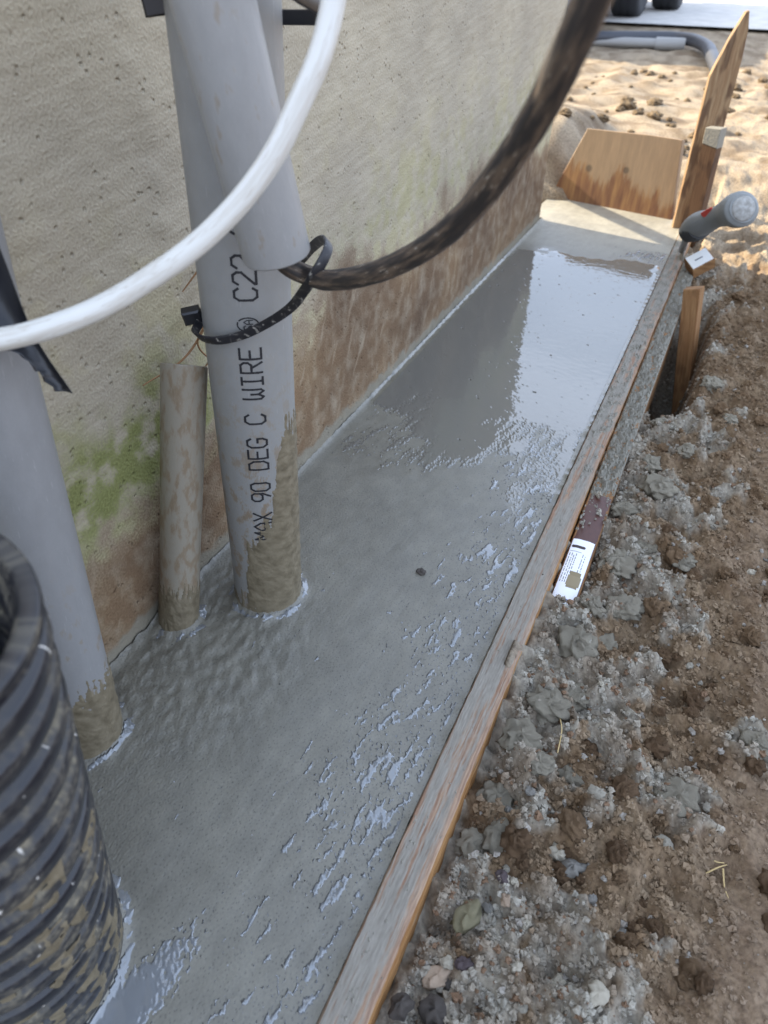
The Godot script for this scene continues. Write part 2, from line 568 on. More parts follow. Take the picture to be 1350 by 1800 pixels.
# ------------------------------------------------------------------ wet concrete
func build_bed() -> void:
	var W := 512
	var H := 2048
	var z0 := Z_NEAR
	var L := Z_NEAR - Z_END
	var streak := noise(51, 1.0, 4)
	var lown := noise(52, 7.0, 3)
	var grainn := noise(53, 420.0, 3)
	var ripple := noise(54, 1.0, 3)
	var spots := noise(55, 330.0, 1, FastNoiseLite.TYPE_CELLULAR)
	var puddle := noise(58, 1.0, 3)
	var alb := PackedByteArray()
	var rgh := PackedByteArray()
	var hgt := PackedFloat32Array()
	alb.resize(W * H * 3)
	rgh.resize(W * H * 3)
	hgt.resize(W * H)
	for j in H:
		var z := z0 - L * (j + 0.5) / H
		for i in W:
			var x := BED_W * (i + 0.5) / W
			var lo := lown.get_noise_2d(x, z)
			var st := streak.get_noise_2d(x * 75.0 + z * 10.0, z * 16.0)
			var gr := grainn.get_noise_2d(x, z)
			var stip := ss(0.17, 0.05, x + 0.05 * lo) * ss(-0.75, -0.35, z)
			var mott := lown.get_noise_2d(x * 6.0 + 5.0, z * 5.0)
			var lines := streak.get_noise_2d(x * 190.0 + z * 6.0, z * 3.5 + 80.0)
			var paste := 0.10 * st + 0.04 * lines + 0.09 * mott + gr * (0.04 + 0.26 * stip)
			# bleed water: one sheet far along, broken patches and drops nearer, most of them along the form
			var far := ss(-0.58, -0.76, z + 0.16 * lo + 0.06 * st) * ss(-1.46, -1.30, z + 0.08 * lo + 0.03 * mott)
			var drop := puddle.get_noise_2d(x * 430.0, z * 330.0 + 60.0)
			var fleck := puddle.get_noise_2d(x * 55.0, z * 170.0 + 30.0)
			var wet := far * (1.0 - ss(0.66, 0.76, fleck + 0.35 * drop)) * 0.8
			var rp := ripple.get_noise_2d(x * 45.0, z * 80.0)
			hgt[j * W + i] = lerpf(0.5 + 0.16 * paste, 0.515 + 0.02 * lo + 0.008 * rp, wet)
			var sp := spots.get_noise_2d(x, z)
			var dark := ss(-0.84, -0.95, sp) * (1.0 - far) * 0.35
			var k := 1.0 + 0.08 * lo + 0.10 * gr - dark + 0.04 * st + 0.015 * lines + 0.07 * mott
			var p := (j * W + i) * 3
			var dry := ss(-1.36, -1.50, z + 0.10 * lo + 0.05 * mott)  # drying far end, its colour also lightened to lift the sun patch
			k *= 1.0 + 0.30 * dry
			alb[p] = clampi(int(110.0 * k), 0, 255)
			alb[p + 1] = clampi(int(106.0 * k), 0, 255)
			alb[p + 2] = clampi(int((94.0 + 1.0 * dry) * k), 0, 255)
			var r := lerpf(0.56 + 0.12 * gr, 0.03, wet)
			rgh[p] = int(255.0 * clampf(r, 0.0, 1.0))
			rgh[p + 1] = rgh[p]
			rgh[p + 2] = rgh[p]
	var m := mat(Color.WHITE, 1.0)
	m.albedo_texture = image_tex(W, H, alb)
	m.roughness_texture = image_tex(W, H, rgh)
	bump(m, float_tex(W, H, hgt), 0.55)
	m.texture_repeat = false
	m.metallic_specular = 0.95
	# surface
	var nx := 118
	var nz := 520
	var v := PackedVector3Array()
	var uv := PackedVector2Array()
	var und := noise(56, 14.0, 3)
	var mound := noise(57, 70.0, 3)
	for j in nz:
		var z := z0 - L * j / (nz - 1)
		for i in nx:
			var x := BED_W * i / (nx - 1)
			# closer lines beside the wall
			var t := float(i) / (nx - 1)
			x = BED_W * (t * 0.75 + 0.25 * t * t)
			var calm := ss(-0.55, -0.8, z)
			var y := 0.0007 * und.get_noise_2d(x, z) * (1.0 - 0.85 * calm) - 0.003
			y += 0.0045 * exp(-x / 0.0035) * (0.7 + 0.5 * mound.get_noise_2d(z, 1.0))
			y += 0.002 * exp(-(BED_W - x) / 0.004) * (0.5 + mound.get_noise_2d(z, 9.0))
			for p in PIPES:
				var d := Vector2(x - p[0], z - p[1]).length() - float(p[2])
				y += 0.0045 * exp(-maxf(d, 0.0) / 0.003)
			# worked, lumpy paste round the conduits
			var lumpy := ss(0.10, 0.03, Vector2((x - 0.05) * 0.8, (z + 0.30) * 0.6).length())
			y += lumpy * (0.0022 * mound.get_noise_2d(x, z) + 0.0008 * mound.get_noise_2d(x * 3.0, z * 3.0) + 0.001)
			if z < -1.585: y -= 0.0045 * exp(-x / 0.0035)
			v.append(Vector3(x - (0.03 if i == 0 and z < -1.585 else 0.0), y, z))
			uv.append(Vector2(x / BED_W, (z0 - z) / L))
	single("pavement", make(v, grid_index(nx, nz, true), uv), m, "strip of fresh wet grey concrete with bleed water between wall and form", "", Vector3.ZERO, "", "structure")
	# bleed water standing in shallow patches and drops on the paste, most of it along the form
	var wm := mat(rgb(128, 130, 131), 0.03, 0.25)  # drop colour lightened and part metallic to brighten the sky glints
	var wm_sheet := mat(rgb(112, 110, 103), 0.03, 0.16)
	wm_sheet.metallic_specular = 1.0
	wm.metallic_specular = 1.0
	var step := 0.00115
	var ax := int((BED_W - 0.004 - 0.010) / step)
	var az := int(1.46 / step)
	var wv := PackedVector3Array()
	wv.resize(ax * az)
	var keep := PackedByteArray()
	keep.resize(ax * az)
	var in_sheet := PackedByteArray()
	in_sheet.resize(ax * az)
	for j in az:
		var z := -0.02 - step * j
		for i in ax:
			var x := 0.010 + step * i
			var lo := lown.get_noise_2d(x, z)
			var side := ss(0.15, 0.275, x + 0.06 * lo - 0.03 * ss(-0.3, -0.05, z))
			var t := -1.0
			var pud := puddle.get_noise_2d(x * 105.0 + z * 14.0, z * 24.0)
			var drop := puddle.get_noise_2d(x * 330.0, z * 150.0 + 60.0)
			t = pud + 0.30 * drop - lerpf(0.72, 0.20, side)
			t = maxf(t, maxf(drop - lerpf(0.66, 0.36, side), puddle.get_noise_2d(x * 520.0 + 7.0, z * 300.0) - lerpf(0.70, 0.34, side)))
			# a slick where the drain pipe was set
			var q := Vector2((x - 0.178) / 0.022, (z + 0.055 + (x - 0.178) * 1.6) / 0.05).length()
			t = maxf(t, (0.8 - q) * 0.6 + 0.35 * drop)
			for p in PIPES:
				var d := Vector2(x - p[0], z - p[1]).length() - float(p[2])
				t = maxf(t, 0.10 - absf(d - 0.0045) * 60.0 + 0.35 * pud)
				if d < 0.001: t = -1.0
			# one sheet farther along, broken by flecks of paste, dull again near the end
			var st := streak.get_noise_2d(x * 75.0 + z * 10.0, z * 16.0)
			var far := ss(-0.58, -0.76, z + 0.16 * lo + 0.06 * st + 0.05 * drop) * ss(-1.44, -1.32, z + 0.08 * lo)
			var fleck := puddle.get_noise_2d(x * 55.0, z * 170.0 + 30.0)
			var sheet := minf((far - 0.5) * 0.5, 0.74 - fleck - 0.35 * drop)
			if far > 0.05: t = maxf(t if far < 0.4 else -1.0, sheet)
			if far > 0.4: in_sheet[j * ax + i] = 1
			if t < -0.12:
				wv[j * ax + i] = Vector3(x, -0.02, z)
				continue
			keep[j * ax + i] = 1 if t > 0.0 else 0
			var y := 0.0007 * und.get_noise_2d(x, z) - 0.003
			y += 0.002 * exp(-(BED_W - x) / 0.004) * (0.5 + mound.get_noise_2d(z, 9.0))
			for p in PIPES:
				var d := Vector2(x - p[0], z - p[1]).length() - float(p[2])
				y += 0.0045 * exp(-maxf(d, 0.0) / 0.003)
			var lumpy := ss(0.10, 0.03, Vector2((x - 0.05) * 0.8, (z + 0.30) * 0.6).length())
			y += lumpy * (0.0022 * mound.get_noise_2d(x, z) + 0.0008 * mound.get_noise_2d(x * 3.0, z * 3.0) + 0.001)
			y = lerpf(y, 0.0001 * und.get_noise_2d(x, z) - 0.0029, far)
			var rp := ripple.get_noise_2d(x * 45.0, z * 80.0) * 0.00007 + ripple.get_noise_2d(x * 160.0 + 9.0, z * 240.0) * 0.00002
			wv[j * ax + i] = Vector3(x, y + clampf(t * 0.0042, -0.0005, 0.00045) + 0.0001 + rp * far, z)
	# drops and patches near the camera end, and the unbroken sheet beyond; vertices that no face uses are dropped
	var faces := grid_index(ax, az, true, keep)
	for sheet_part in 2:
		var used_at := PackedInt32Array()
		used_at.resize(ax * az)
		used_at.fill(-1)
		var cv := PackedVector3Array()
		var ci := PackedInt32Array()
		for f in range(0, faces.size(), 3):
			if (in_sheet[faces[f]] == 1) != (sheet_part == 1): continue
			for e in 3:
				var k := faces[f + e]
				if used_at[k] < 0:
					used_at[k] = cv.size()
					cv.append(wv[k])
				ci.append(used_at[k])
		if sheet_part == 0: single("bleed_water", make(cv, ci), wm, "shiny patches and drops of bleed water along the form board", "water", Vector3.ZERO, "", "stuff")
		else: single("bleed_water", make(cv, ci), wm_sheet, "unbroken sheet of bleed water mirroring the sky at the far end", "water", Vector3.ZERO, "", "stuff")

# ------------------------------------------------------------------ foundation wall
func build_wall() -> void:
	var W := 2048
	var H := 640
	var zA := 0.2
	var LZ := 1.86
	var yA := -0.04
	var LY := 0.56
	var n1 := noise(61, 1.0, 4)
	var n2 := noise(62, 5.0, 4)
	var n3 := noise(63, 420.0, 3)
	var n4 := noise(64, 30.0, 4)
	var pits := noise(65, 120.0, 1, FastNoiseLite.TYPE_CELLULAR)
	pits.cellular_return_type = FastNoiseLite.RETURN_DISTANCE
	var pick := noise(66, 40.0, 2)
	var alb := PackedByteArray()
	alb.resize(W * H * 3)
	var hgt := PackedFloat32Array()
	hgt.resize(W * H)
	for j in H:
		var y := yA + LY * (j + 0.5) / H
		for i in W:
			var z := zA - LZ * (i + 0.5) / W
			var big := n2.get_noise_2d(z, y)
			var mid := n4.get_noise_2d(z, y)
			var gr := n3.get_noise_2d(z, y)
			var tro := n1.get_noise_2d(z * 14.0 + y * 3.0, y * 120.0 + z * 12.0)
			var vert := n1.get_noise_2d(z * 70.0, y * 8.0 + 40.0)
			var pit := ss(-0.80, -0.93, pits.get_noise_2d(z, y)) * ss(0.22, 0.45, pick.get_noise_2d(z, y))
			# matter on the wall: soil stain below, moss above it, bare parging higher up
			var line := 0.165 if z < -0.5 else lerpf(0.105, 0.165, ss(-0.42, -0.52, z))
			var soil := ss(0.035, -0.02, y - line + 0.06 * big + 0.03 * mid + 0.006 * vert + 0.01 * gr)
			var mossy := exp(-pow((y - line - 0.055 - 0.03 * big) / 0.045, 2.0)) * ss(-0.7, 0.5, mid + 0.5 * big + 0.30 * gr)
			mossy *= 1.0 if z > -0.45 else 0.45
			var low_moss := ss(0.12, 0.0, absf(z + 0.29) - 0.06)
			mossy = clampf(mossy * (0.5 + 1.1 * low_moss), 0.0, 1.0)
			var rd := 165.0 + 10.0 * tro + 12.0 * big + 16.0 * gr
			var gn := 155.0 + 10.0 * tro + 11.0 * big + 16.0 * gr
			var bl := 135.0 + 10.0 * tro + 8.0 * big + 15.0 * gr
			var yel := ss(-0.1, 0.5, mid + big) * ss(0.40, 0.2, y) * 0.4
			bl -= 18.0 * yel
			rd = lerpf(rd, 112.0 + 26.0 * gr, mossy * 0.85)
			gn = lerpf(gn, 116.0 + 26.0 * gr, mossy * 0.85)
			bl = lerpf(bl, 66.0 + 20.0 * gr, mossy * 0.85)
			var s1 := soil * clampf(0.86 + 0.5 * mid + 0.18 * vert, 0.3, 1.0)
			rd = lerpf(rd, 112.0 + 20.0 * gr + 22.0 * big, s1)
			gn = lerpf(gn, 91.0 + 18.0 * gr + 18.0 * big, s1)
			bl = lerpf(bl, 70.0 + 16.0 * gr + 12.0 * big, s1)
			# scraped pale marks within the stain
			var scr := soil * ss(0.40, 0.58, n1.get_noise_2d(z * 45.0 + y * 25.0, y * 9.0 + 90.0)) * 0.4
			rd = lerpf(rd, 166.0, scr)
			gn = lerpf(gn, 152.0, scr)
			bl = lerpf(bl, 130.0, scr)
			# cement splashed along the foot
			var foot := ss(0.006, -0.004, y - 0.012 - 0.012 * mid) * 0.8
			rd = lerpf(rd, 134.0, foot)
			gn = lerpf(gn, 130.0, foot)
			bl = lerpf(bl, 116.0, foot)
			var p := (j * W + i) * 3
			alb[p] = clampi(int(rd), 0, 255)
			alb[p + 1] = clampi(int(gn), 0, 255)
			alb[p + 2] = clampi(int(bl), 0, 255)
			hgt[j * W + i] = 0.55 + 0.055 * tro + 0.12 * gr + 0.05 * mid - 0.4 * pit + 0.04 * soil * vert
	var m := mat(Color.WHITE, 0.9)
	m.albedo_texture = image_tex(W, H, alb)
	bump(m, float_tex(W, H, hgt), 0.42)
	m.texture_repeat = false
	m.metallic_specular = 0.3
	var root := thing("foundation_wall", "weathered cement foundation wall with green moss and brown soil stain", "wall")
	var v := PackedVector3Array()
	var uv := PackedVector2Array()
	var relief := noise(67, 9.0, 4)
	var small := noise(68, 60.0, 3)
	var Zs := steps([[2.0, 0.2, 0.3], [0.2, -1.55, 0.006], [-1.55, -1.58, 0.004]])
	var Ys := steps([[-0.25, -0.02, 0.05], [-0.02, 0.48, 0.006], [0.48, 0.60, 0.03]])
	for y in Ys:
		for z in Zs:
			var r := ss(-1.565, -1.58, z)
			var top := ss(0.56, 0.60, y)
			var x := 0.0022 * relief.get_noise_2d(z, y) + 0.0009 * small.get_noise_2d(z, y) - 0.012 * r * r - 0.01 * top - 0.0012
			# a ridge where two coats of parging meet
			var k := z + 0.41 + 0.012 * small.get_noise_2d(y * 0.6, 4.0)
			x += 0.0035 * ss(0.012, -0.004, k) * ss(0.20, 0.32, y) * ss(-0.62, -0.5, z)
			v.append(Vector3(x, y, z))
			uv.append(Vector2((zA - z) / LZ, (y - yA) / LY))
	part("wall_face", make(v, grid_index(Zs.size(), Ys.size(), true), uv), m, root)
	var core := mat(rgb(168, 160, 142), 0.9)
	core.albedo_texture = noise_tex(noise(69, 0.02, 4), 256, [[0.0, rgb(215, 215, 215)], [1.0, rgb(255, 255, 255)]])
	tri(core, 3.0)
	var bm := BoxMesh.new()
	bm.size = Vector3(1.40, 0.844, 3.566)
	part("wall_block", bm, core, root, Vector3(-0.7135, 0.173, 0.215))

# ------------------------------------------------------------------ conduits
func pvc(sd: int, base: Color, dirt: Callable) -> StandardMaterial3D:
	var w := 512
	var h := 1024
	var n1 := noise(sd, 1.0, 4)
	var data := PackedByteArray()
	data.resize(w * h * 3)
	for j in h:
		var s := 0.8 * (j + 0.5) / h
		for i in w:
			var a := TAU * (i + 0.5) / w
			var c := Vector3(cos(a), 0.0, sin(a))
			var g := n1.get_noise_3d(c.x * 2.2, s * 50.0, c.z * 2.2)
			var f := n1.get_noise_3d(c.x * 22.0, s * 330.0 + 50.0, c.z * 22.0)
			var scratch := ss(0.52, 0.6, n1.get_noise_3d(c.x * 40.0, s * 50.0 + 9.0, c.z * 12.0)) * 0.22
			var d: float = clampf(dirt.call(a, s, g, f), 0.0, 1.0)
			var k := 1.0 + 0.035 * g + 0.02 * f
			var p := (j * w + i) * 3
			var cr := lerpf(base.r8 * k, 122.0 + 20.0 * f, d)
			var cg := lerpf(base.g8 * k, 103.0 + 18.0 * f, d)
			var cb := lerpf(base.b8 * k, 80.0 + 16.0 * f, d)
			data[p] = clampi(int(lerpf(cr, 205.0, scratch)), 0, 255)
			data[p + 1] = clampi(int(lerpf(cg, 203.0, scratch)), 0, 255)
			data[p + 2] = clampi(int(lerpf(cb, 196.0, scratch)), 0, 255)
	var m := mat(Color.WHITE, 0.42)
	m.albedo_texture = image_tex(w, h, data)
	m.uv1_scale = Vector3(1.0, 1.0 / 0.8, 1.0)
	m.metallic_specular = 0.45
	return m

func pipe_profile(r: float, wall: float, y0: float, y1: float) -> Array:
	var P := [Vector2(r - wall, y0), Vector2(r - 0.0008, y0), Vector2(r, y0 + 0.001)]
	for i in range(1, 24): P.append(Vector2(r, lerpf(y0 + 0.001, y1 - 0.001, i / 24.0)))
	P.append_array([Vector2(r, y1 - 0.001), Vector2(r - 0.0008, y1), Vector2(r - wall + 0.0005, y1), Vector2(r - wall, y1 - 0.001), Vector2(r - wall, y0)])
	return P

# a crust on a conduit, thick(angle from FACE towards the right, height) in metres
func crust(r: float, s0: float, s1: float, thick: Callable, face: Vector3, sd: int) -> ArrayMesh:
	var n := noise(sd, 1.0, 4)
	var nu := 110
	var nv := int((s1 - s0) / 0.0017) + 2
	var right := Vector3(face.z, 0.0, -face.x)
	var v := PackedVector3Array()
	var keep := PackedByteArray()
	for j in nv:
		var s := lerpf(s0, s1, float(j) / (nv - 1))
		for i in nu:
			var a := -PI + TAU * i / (nu - 1)
			var d := face * cos(a) + right * sin(a)
			var t: float = thick.call(a, s)
			var g := n.get_noise_3d(d.x * 3.0, s * 90.0, d.z * 3.0)
			var f := n.get_noise_3d(d.x * 9.0, s * 260.0, d.z * 9.0)
			t += 0.0009 * g + 0.0009 * maxf(f, 0.0)
			keep.append(1 if t > 0.0 else 0)
			v.append(d * (r + clampf(t, -0.0006, 0.0045)) + Vector3(0, s, 0))
	return make(v, grid_index(nu, nv, true, keep))

const GLYPHS := {
	"M": [[0, 0, 0, 4], [0, 4, 1.5, 2], [1.5, 2, 3, 4], [3, 4, 3, 0]],
	"A": [[0, 0, 0, 2.6], [0, 2.6, 1.5, 4], [1.5, 4, 3, 2.6], [3, 2.6, 3, 0], [0, 1.6, 3, 1.6]],
	"X": [[0, 0, 3, 4], [0, 4, 3, 0]],
	"9": [[3, 2.3, 2.2, 1.7], [2.2, 1.7, 0.7, 1.7], [0.7, 1.7, 0, 2.4], [0, 2.4, 0, 3.4], [0, 3.4, 0.7, 4], [0.7, 4, 2.3, 4], [2.3, 4, 3, 3.4], [3, 3.4, 3, 1.6], [3, 1.6, 1.6, 0]],
	"0": [[0.7, 0, 2.3, 0], [2.3, 0, 3, 0.8], [3, 0.8, 3, 3.2], [3, 3.2, 2.3, 4], [2.3, 4, 0.7, 4], [0.7, 4, 0, 3.2], [0, 3.2, 0, 0.8], [0, 0.8, 0.7, 0]],
	"D": [[0, 0, 0, 4], [0, 4, 2, 4], [2, 4, 3, 3], [3, 3, 3, 1], [3, 1, 2, 0], [2, 0, 0, 0]],
	"E": [[0, 0, 0, 4], [0, 4, 3, 4], [0, 2.1, 2.4, 2.1], [0, 0, 3, 0]],
	"G": [[3, 3.3, 2.3, 4], [2.3, 4, 0.7, 4], [0.7, 4, 0, 3.2], [0, 3.2, 0, 0.8], [0, 0.8, 0.7, 0], [0.7, 0, 2.3, 0], [2.3, 0, 3, 0.8], [3, 0.8, 3, 1.9], [3, 1.9, 1.7, 1.9]],
	"C": [[3, 3.3, 2.3, 4], [2.3, 4, 0.7, 4], [0.7, 4, 0, 3.2], [0, 3.2, 0, 0.8], [0, 0.8, 0.7, 0], [0.7, 0, 2.3, 0], [2.3, 0, 3, 0.7]],
	"W": [[0, 4, 0, 0.5], [0, 0.5, 0.6, 0], [0.6, 0, 1.5, 1], [1.5, 1, 1.5, 2.4], [1.5, 1, 2.4, 0], [2.4, 0, 3, 0.5], [3, 0.5, 3, 4]],
	"I": [[0.4, 0, 2.6, 0], [1.5, 0, 1.5, 4], [0.4, 4, 2.6, 4]],
	"R": [[0, 0, 0, 4], [0, 4, 2.3, 4], [2.3, 4, 3, 3.4], [3, 3.4, 3, 2.6], [3, 2.6, 2.3, 2], [2.3, 2, 0, 2], [1.5, 2, 3, 0]],
	"2": [[0, 3.2, 0.7, 4], [0.7, 4, 2.3, 4], [2.3, 4, 3, 3.3], [3, 3.3, 3, 2.5], [3, 2.5, 0, 0.3], [0, 0.3, 0, 0], [0, 0, 3, 0]],
	".": [[1.2, 0, 1.7, 0.1]],
	"S": [[3, 3.3, 2.3, 4], [2.3, 4, 0.7, 4], [0.7, 4, 0, 3.2], [0, 3.2, 0.6, 2.2], [0.6, 2.2, 2.4, 1.8], [2.4, 1.8, 3, 0.8], [3, 0.8, 2.3, 0], [2.3, 0, 0.7, 0], [0.7, 0, 0, 0.7]],
}

# ink strokes bent round a conduit of radius r; text climbs the conduit, its tops to the left
func print_mesh(text: String, r: float, s0: float, pitch: float, high: float, face: Vector3) -> ArrayMesh:
	var right := Vector3(face.z, 0.0, -face.x)
	var v := PackedVector3Array()
	var idx := PackedInt32Array()
	var rg := RandomNumberGenerator.new()
	rg.seed = 77
	var put := func(p: Vector2) -> Vector3:
		var a := -p.y / r
		return (face * cos(a) + right * sin(a)) * (r + 0.00025) + Vector3(0, p.x, 0)
	var stroke := func(a: Vector2, b: Vector2, w: float) -> void:
		var t := (b - a).normalized()
		a -= t * w * 0.4
		b += t * w * 0.4
		var n := maxi(2, int(a.distance_to(b) / 0.0011))
		var q := Vector2(-t.y, t.x)
		var first := v.size()
		for i in n + 1:
			var c := a.lerp(b, float(i) / n)
			var k := w * (0.44 + 0.10 * rg.randf())
			v.append(put.call(c + q * k))
			v.append(put.call(c - q * k))
			if i > 0:
				var f := first + i * 2
				idx.append_array([f - 2, f, f - 1, f - 1, f, f + 1])
	var unit := pitch * 0.74 / 3.0
	var uh := high / 4.0
	for k in text.length():
		var ch := text[k]
		var o := s0 + k * pitch
		if ch == "@":
			# round certification mark: a ring with two letters inside
			var c := Vector2(o + pitch * 0.4, 0.0)
			for i in 20:
				var a0 := TAU * i / 20.0
				var a1 := TAU * (i + 1) / 20.0
				if i == 3: continue
				stroke.call(c + Vector2(cos(a0) * 0.0048, sin(a0) * 0.0068), c + Vector2(cos(a1) * 0.0048, sin(a1) * 0.0068), 0.0009)
			for g in [["S", -0.0034], ["A", 0.0004]]:
				for l in GLYPHS[g[0]]:
					stroke.call(c + Vector2(g[1] + l[0] * 0.0009, -0.003 + l[1] * 0.0014), c + Vector2(g[1] + l[2] * 0.0009, -0.003 + l[3] * 0.0014), 0.0007)
			continue
		if not GLYPHS.has(ch): continue
		for l in GLYPHS[ch]:
			stroke.call(Vector2(o + l[0] * unit, (l[1] - 2.0) * uh), Vector2(o + l[2] * unit, (l[3] - 2.0) * uh), 0.0016)
	return make(v, idx)

func conduit(label: String, a: Vector3, b: Vector3, r: float, wall: float, below: float, m: Material, cut := 0.0) -> Node3D:
	var root := thing("electrical_conduit", label, "conduit", a, "grey plastic conduits at the wall")
	root.basis = stand(a, b)
	var away := root.basis.inverse() * -FACE
	var tube_mesh := lathe(pipe_profile(r, wall, -below, a.distance_to(b)), 72)
	if cut > 0.0:
		var arr := tube_mesh.surface_get_arrays(0)
		var vs: PackedVector3Array = arr[Mesh.ARRAY_VERTEX]
		for i in vs.size():
			if vs[i].y > a.distance_to(b) - 0.0035: vs[i].y -= cut * (Vector2(vs[i].x, vs[i].z).dot(Vector2(away.x, away.z)) + r)
		tube_mesh = make(vs, arr[Mesh.ARRAY_INDEX], arr[Mesh.ARRAY_TEX_UV])
	part("tube", tube_mesh, m, root)
	return root

const SLEEVE_R := [Vector3(0.0925, 0.2973, -0.2199), Vector3(0.0754, 0.3246, -0.2222), Vector3(0.0579, 0.3608, -0.2324), Vector3(0.0396, 0.3923, -0.2423)]
const SLEEVE_L := [Vector3(0.0846, 0.2982, -0.2170), Vector3(0.0736, 0.3195, -0.2110), Vector3(0.0588, 0.3323, -0.1899), Vector3(0.0346, 0.3643, -0.1860)]

func build_conduits() -> void:
	var grey := rgb(138, 137, 133)
	# the printed one, upright at the wall
	var m1 := pvc(71, grey, func(_a, s, g, f): return ss(0.05, 0.40, g + 0.35 * f) * ss(0.30, 0.10, s) * 0.7 + 0.10 * ss(0.0, 0.5, f) + 0.25 * ss(0.2, 0.5, f) * ss(0.24, 0.08, s))
	var a := Vector3(0.0725, 0.0, -0.3795)
	var b := a + (Vector3(0.1033, 0.452, -0.3736) - a).normalized() * 0.78
	var c1 := conduit("tall grey conduit printed 90 DEG C WIRE, cement smeared on its foot", a, b, 0.03015, 0.0045, 0.10, m1)
	var inv := c1.basis.inverse()
	var f1 := (inv * FACE)
	f1.y = 0.0
	f1 = f1.normalized()
	var ed := noise(72, 1.0, 4)
	part("lettering", print_mesh("MAX 90 DEG C WIRE @ C22.2", 0.03015, 0.0945, 0.0104, 0.0142, f1), M.ink, c1)
	part("cement_crust", crust(0.03015, -0.01, 0.21, func(t, s):
		var edge := 0.098 + 0.10 * ss(-0.1, 0.85, t) - 0.085 * ss(-0.35, -0.75, t) - 0.10 * ss(1.6, 2.4, absf(t))
		edge += 0.030 * ed.get_noise_2d(t * 7.0, s * 10.0) + 0.009 * ed.get_noise_2d(t * 16.0, s * 260.0)
		return clampf((edge - s) * 0.10, -0.002, 0.0005), f1, 73), M.smear, c1)
	# the slanting one that a cable leaves by
	var m2 := pvc(74, rgb(143, 142, 139), func(_x, _s, g, f): return ss(0.35, 0.6, g + 0.2 * f) * 0.35)
	var d0 := Vector3(0.1492, 0.3399, -0.3324)
	var d1 := d0 + (Vector3(0.1379, 0.456, -0.3178) - d0).normalized() * 0.40
	conduit("short grey conduit slanting in front of the printed one, cable leaving its end", d0, d1, 0.019, 0.0035, 0.0, m2)
	# the cut stub
	var m3 := pvc(75, rgb(146, 140, 126), func(_x, _s, g, f): return 0.12 + ss(-0.15, 0.4, g + 0.4 * f) * 0.6)
	var e0 := Vector3(0.0185, 0.0, -0.315)
	var e1 := Vector3(0.0435, 0.2438, -0.3599)
	var c3 := conduit("thin muddy conduit stub cut off short beside the printed one", e0, e1, 0.0167, 0.003, 0.10, m3, 0.42)
	part("cement_crust", crust(0.0167, -0.01, 0.075, func(t, s):
		var edge := 0.04 + 0.02 * ed.get_noise_2d(t * 4.0 + 30.0, s * 10.0) + 0.008 * ed.get_noise_2d(t * 10.0 + 30.0, s * 300.0)
		return clampf((edge - s) * 0.1, -0.002, 0.0005), f1, 76), M.smear, c3)
	# the one beside the drain pipe
	var m4 := pvc(77, rgb(136, 135, 133), func(_x, s, g, f): return ss(0.25, 0.5, g + 0.3 * f) * ss(0.2, 0.05, s) * 0.6)
	var h0 := Vector3(0.0285, 0.0, -0.190)
	var h1 := Vector3(0.029, 0.30, -0.221)
	h1 = h0 + (h1 - h0) * 1.25
	var c4 := conduit("grey conduit standing between drain pipe and wall under the white cable", h0, h1, 0.0255, 0.004, 0.10, m4)
	part("cement_crust", crust(0.0255, -0.01, 0.10, func(t, s):
		var edge := 0.062 + 0.022 * ed.get_noise_2d(t * 5.0 + 60.0, s * 8.0) + 0.010 * ed.get_noise_2d(t * 14.0 + 60.0, s * 240.0)
		return clampf((edge - s) * 0.1, -0.002, 0.0005), f1, 78), M.smear, c4)
	# black half sleeve over the last one
	var RE := smooth_path(SLEEVE_R, 0.004)
	var LE := smooth_path(SLEEVE_L, 0.004)
	var v := PackedVector3Array()
	var nu := 12
	var nv := 40
	var en := noise(79, 1.0, 3)
	var toward := Vector3(0.60, 0.28, 0.75).normalized()
	for side in 2:
		for j in nv:
			var t := float(j) / (nv - 1)
			var R: Vector3 = RE[int(t * (RE.size() - 1))]
			var Lf: Vector3 = LE[int(t * (LE.size() - 1))]
			Lf += (R - Lf).normalized() * 0.003 * en.get_noise_2d(t * 16.0, 2.0) * (1.0 - t)
			for i in nu:
				var u := float(i) / (nu - 1)
				var sag := (1.0 - pow(2.0 * u - 1.0, 2.0)) * R.distance_to(Lf) * 0.34
				v.append(R.lerp(Lf, u) - toward * (sag + (0.0 if side == 0 else 0.0016)))
	var idx := grid_index(nu, nv, true)
	var back := grid_index(nu, nv, false)
	for k in back: idx.append(k + nu * nv)
	for j in nv - 1:
		for e in [0, nu - 1]:
			var q0: int = j * nu + e
			idx.append_array([q0, q0 + nu, q0 + nu * nv, q0 + nu, q0 + nu + nu * nv, q0 + nu * nv])
	for i in nu - 1:
		idx.append_array([i, i + nu * nv, i + 1, i + 1, i + nu * nv, i + 1 + nu * nv])
	single("plastic_sleeve", make(v, idx), M.black_plastic, "black split plastic sleeve hanging behind the white cable at the wall", "sleeve")

